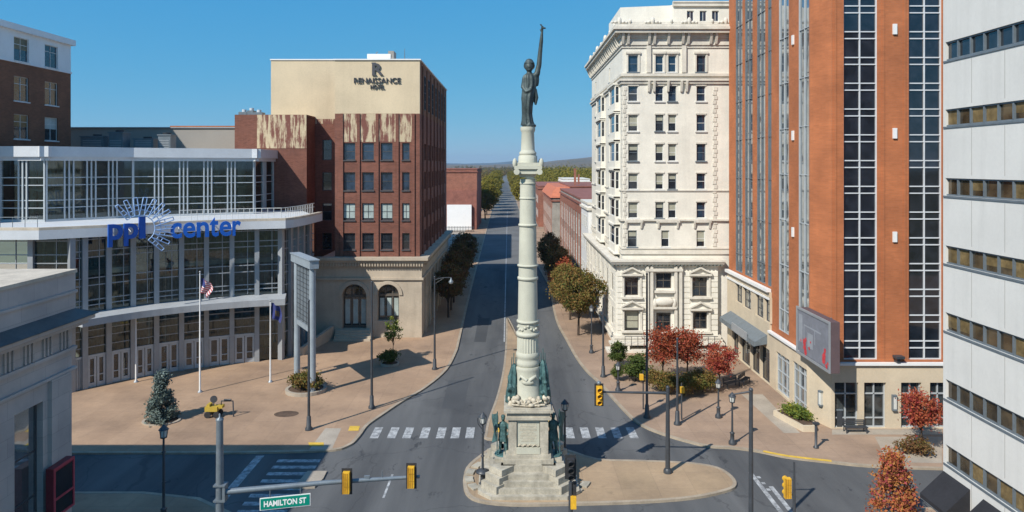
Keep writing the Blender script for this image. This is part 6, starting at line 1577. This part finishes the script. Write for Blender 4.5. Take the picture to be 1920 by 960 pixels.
def clumps(nc, rx, rz, zc, r0=.45, shape='round'):
    C = []
    while len(C) < nc:
        d = RNG.normal(size=3); d /= np.linalg.norm(d); r = RNG.uniform(r0, 1.0) ** .7
        p = d * r
        if shape == 'round':
            w = 1 + .18 * math.sin(3 * math.atan2(p[1], p[0]) + nc)
            C.append((p[0] * rx * w, p[1] * rx * w, zc + p[2] * rz * (1 if p[2] > 0 else .8)))
        else:
            h = RNG.uniform(0, 1) ** 1.25; a = RNG.uniform(0, 6.283); q = rx * (1 - h) ** .85 * RNG.uniform(.35, 1.0)
            C.append((q * math.cos(a), q * math.sin(a), zc - rz + 2 * rz * h))
    return np.array(C)
def make_tree(name, label, cat, h, rx, leaf, trunk_h, nc=34, per=110, size=.16, cr=.5, shape='round', group=None, tr=.16):
    t = thing(name, label, cat, (0, 0, 0), group)
    rz = (h - trunk_h) / 2; zc = trunk_h + rz
    C = clumps(nc, rx - cr * .5, rz - cr * .4, zc, shape=shape)
    b = MB(); lean = RNG.uniform(-.12, .12, 2)
    top = (lean[0] * 2, lean[1] * 2, zc + (rz * .5 if shape == 'round' else rz * .9))
    b.tube([(0, 0, 0), (lean[0] * .5, lean[1] * .5, trunk_h), (lean[0], lean[1], zc), top], [tr, tr * .75, tr * .5, tr * .12], 8)
    for c in C[:min(16, nc)]:
        f = RNG.uniform(.0, .5); s = (lean[0] * .7, lean[1] * .7, trunk_h * .9 + (zc - trunk_h) * f)
        mdl = [(s[i] + c[i]) / 2 + (0.1 * (i == 2)) for i in range(3)]
        b.tube([s, mdl, tuple(c)], [tr * .4, tr * .25, tr * .08], 5)
    b.build('trunk', 'bark', t)
    P = np.concatenate([c + RNG.normal(size=(per, 3)) * np.array([cr, cr, cr * .75]) * RNG.uniform(.6, 1.15) * .6 for c in C])
    P = P[P[:, 2] > trunk_h * .55]
    leaf_mesh('crown', P, size, leaf, t)
    return t
def put(t, x, y, s=1.0, r=0.0, z=.13): t.location = (x, y, z); t.scale = (s, s, s); t.rotation_euler = (0, 0, r); return t
def copy_put(src, label, x, y, s, r, z=.13, group=None, sz=None):
    c = copy_tree(src); relabel(c, label, group); put(c, x, y, s, r, z)
    if sz: c.scale = (s, s, s * sz)
    return c
# shaded dark row along the hotel
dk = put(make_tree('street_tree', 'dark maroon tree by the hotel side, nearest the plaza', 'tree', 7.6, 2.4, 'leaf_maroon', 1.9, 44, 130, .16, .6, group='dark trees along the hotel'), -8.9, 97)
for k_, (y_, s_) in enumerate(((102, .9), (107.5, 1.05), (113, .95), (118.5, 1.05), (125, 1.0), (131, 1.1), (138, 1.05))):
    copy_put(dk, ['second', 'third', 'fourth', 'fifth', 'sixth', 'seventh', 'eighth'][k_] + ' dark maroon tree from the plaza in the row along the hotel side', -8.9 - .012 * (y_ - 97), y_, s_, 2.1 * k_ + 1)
# east row
et = put(make_tree('street_tree', 'large green and orange turning tree at the corner of the white building', 'tree', 8.6, 3.2, 'leaf_turning', 2.1, 70, 190, .145, .85, group='street trees by the white building'), 8.3, 86.8)
copy_put(et, 'green and orange tree just behind the corner turning tree', 8.0, 95.5, .95, 2.2)
er = put(make_tree('street_tree', 'reddish orange street tree third from the white building corner', 'tree', 7.2, 2.2, 'leaf_orange', 2.2, 36, 120, .17, .55, group='street trees by the white building'), 7.9, 106)
for k_, (y_, s_) in enumerate(((101, .85), (111, 1.0), (116, .95), (121.5, 1.0), (127, 1.05), (133, 1.0), (139, 1.05))):
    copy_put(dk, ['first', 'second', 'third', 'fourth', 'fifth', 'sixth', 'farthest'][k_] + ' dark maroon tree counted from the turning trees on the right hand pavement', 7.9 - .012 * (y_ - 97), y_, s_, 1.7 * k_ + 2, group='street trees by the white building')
# avenue beyond
av = put(make_tree('avenue_tree', 'olive green avenue tree lining the left side of the far street', 'tree', 15, 5.0, 'leaf_olive', 2.6, 80, 110, .34, 1.15, group='avenue trees left of the far street', tr=.3), WL(270) - 1.8, 272, r=1)
av2 = make_tree('avenue_tree', 'olive green avenue tree lining the left side of the far street', 'tree', 14.5, 5.4, 'leaf_olive', 2.6, 80, 110, .34, 1.2, group='avenue trees left of the far street', tr=.3); put(av2, WL(296) - 1.8, 296)
y = 322; k = 0
while y < 900:
    copy_put(av if k % 2 else av2, av['label'], WL(y) - 1.8 + RNG.uniform(-.6, .6), y, RNG.uniform(.9, 1.15), RNG.uniform(0, 6)); y += 24 + k * 1.4; k += 1
y = 306; k = 0
while y < 900:
    copy_put(av2 if k % 2 else av, 'olive green avenue tree lining the right side of the far street', EL(y) + 2.2 + RNG.uniform(-.6, .6), y, RNG.uniform(.85, 1.1), RNG.uniform(0, 6), group='avenue trees right of the far street'); y += 24 + k * 1.4; k += 1
# woods that read as one mass: behind the right hand roofs, and far along the rise
def woods(name, pts, hmin, hmax, leaf, size, per):
    P = []
    for (x, y, z) in pts:
        h = RNG.uniform(hmin, hmax); r = h * .33
        for c in clumps(14, r, h * .36, h * .6): P.append(np.array([x, y, z]) + c + RNG.normal(size=(per, 3)) * r * .26)
    o = leaf_mesh(name, np.concatenate(P), size, leaf, None); o["kind"] = "stuff"; return o
woods('woods', [(RNG.uniform(22, 90), RNG.uniform(380, 640), 0) for _ in range(95)], 15, 21.5, 'leaf_olive', .55, 34)
woods('woods', [(RNG.uniform(-130, -22), RNG.uniform(420, 1000), 0) for _ in range(110)], 9, 14, 'leaf_turning', .6, 22)
woods('woods', [(RNG.uniform(30, 160), RNG.uniform(640, 1100), 0) for _ in range(70)], 12, 19, 'leaf_olive', .7, 22)
def rise(y): return 38 * sm((y - 1500) / 4200 * 1.1) - 8
far = []
for _ in range(420):
    y = RNG.uniform(1050, 3200); far.append((RNG.uniform(-.12, .14) * y, y, max(0, rise(y) - 2)))
woods('woods', far, 9, 17, 'leaf_turning', 1.5, 9)
# garden before the white building
sh = put(make_tree('shrub', 'upright green shrub at the left end of the white building garden', 'shrub', 2.9, .95, 'leaf_green', .2, 22, 170, .095, .36, group='green shrubs in the garden', tr=.05), *G(1160, 690))
copy_put(sh, 'broad green shrub left of the tallest lamp pole in the garden', *G(1192, 716), 1.0, 2.0).scale = (1.7, 1.5, .95)
gb = put(make_tree('shrub', 'round green and brown bush below the left part of the orange red tree', 'shrub', 2.3, 1.45, 'leaf_turning', .1, 30, 150, .095, .5, group='green shrubs in the garden', tr=.05), *G(1240, 738))
copy_put(gb, 'dense green and brown bush between the two lamp poles of the garden', *G(1283, 744), 1.0, 1.7); copy_put(gb, 'green and brown bush at the right end of the garden, below the small red tree', *G(1318, 738), .95, 3.1)
copy_put(sh, 'round shrub growing over the short lantern post', *G(1157, 716), .62, 1.1)
ot = put(make_tree('garden_tree', 'orange red leaved tree before the ground floor of the white building', 'tree', 5.0, 1.75, 'leaf_orange', 1.4, 38, 130, .10, .72, group='red trees by the garden', tr=.09), X(1243, 68), 68, 1.08)
copy_put(ot, 'orange red tree just right of the first, behind the lamp pole', X(1288, 68.6), 68.6, 1.02, 2.4)
rt = put(make_tree('garden_tree', 'crimson leaved tree between the white building and the brick tower', 'tree', 4.7, 1.55, 'leaf_red', 1.4, 34, 115, .10, .66, group='red trees by the garden', tr=.08), *G(1348, 737))
copy_put(rt, 'pinkish red tree in front of the stone base at the right of the brick tower', *G(1728, 846), .98, 2.0)
lb = put(make_tree('shrub', 'low dark leafless looking shrub under the pinkish red tree', 'shrub', 1.1, 1.3, 'leaf_maroon', .05, 24, 60, .1, .4, tr=.04), *G(1718, 852))
nt_ = put(make_tree('young_tree', 'bright red and orange pointed tree at the bottom right kerb', 'tree', 4.3, 1.8, 'leaf_mixed', .6, 60, 85, .10, .46, shape='cone', tr=.08), X(1676, 41), 41)
fp = put(make_tree('shrub', 'yellow green flowering plants in the stone planter by the brick tower', 'shrub', .9, .8, 'leaf_flower', .05, 26, 90, .09, .3, tr=.03), 23.55, 57.2, z=.6); fp.scale = (.95, 2.0, 1); fp.rotation_euler = (0, 0, .2)
# west plaza
sp = put(make_tree('spruce_tree', 'small blue green spruce standing in its ring on the plaza', 'tree', 4.2, 1.45, 'leaf_spruce', .15, 120, 70, .11, .34, shape='cone', tr=.09), *G(303, 792))
put(make_tree('shrub', 'leafy green bush in the planter under the steel gantry', 'shrub', 1.5, 1.7, 'leaf_turning', .1, 34, 100, .12, .45, tr=.05), xg, yg + .3, z=.4)
put(make_tree('sapling', 'thin young tree with sparse yellow green leaves before the hotel arches', 'tree', 4.9, 1.0, 'leaf_flower', 1.7, 20, 70, .10, .34, tr=.045), *G(737, 680))
put(make_tree('shrub', 'round green bush in the low planter ring below the sapling', 'shrub', 1.3, 1.0, 'leaf_green', .05, 24, 100, .1, .36, tr=.04), xp, yp, z=.3)
copy_put(rt, 'small dark tree on the rooftop terrace behind the arena parapet', -58.5, 67.5, .9, 1, z=15.4, group='red trees by the garden') if False else None
# ================================================================== HAZE
hz_ = MB(); hz_.box(-15000, 15000, -2500, 13500, -12, 190)
ho_ = hz_.build('haze', 'billboard_white'); ho_["kind"] = "stuff"
hm = bpy.data.materials.new('haze_air'); hm.use_nodes = True; hn = hm.node_tree
hn.nodes.remove(hn.nodes["Principled BSDF"])
pv = hn.nodes.new("ShaderNodeVolumePrincipled"); pv.inputs["Color"].default_value = (0.66, 0.83, 1.0, 1); pv.inputs["Density"].default_value = 8e-5; pv.inputs["Anisotropy"].default_value = 0.2
hn.links.new(pv.outputs[0], hn.nodes["Material Output"].inputs["Volume"])
ho_.data.materials.clear(); ho_.data.materials.append(hm)
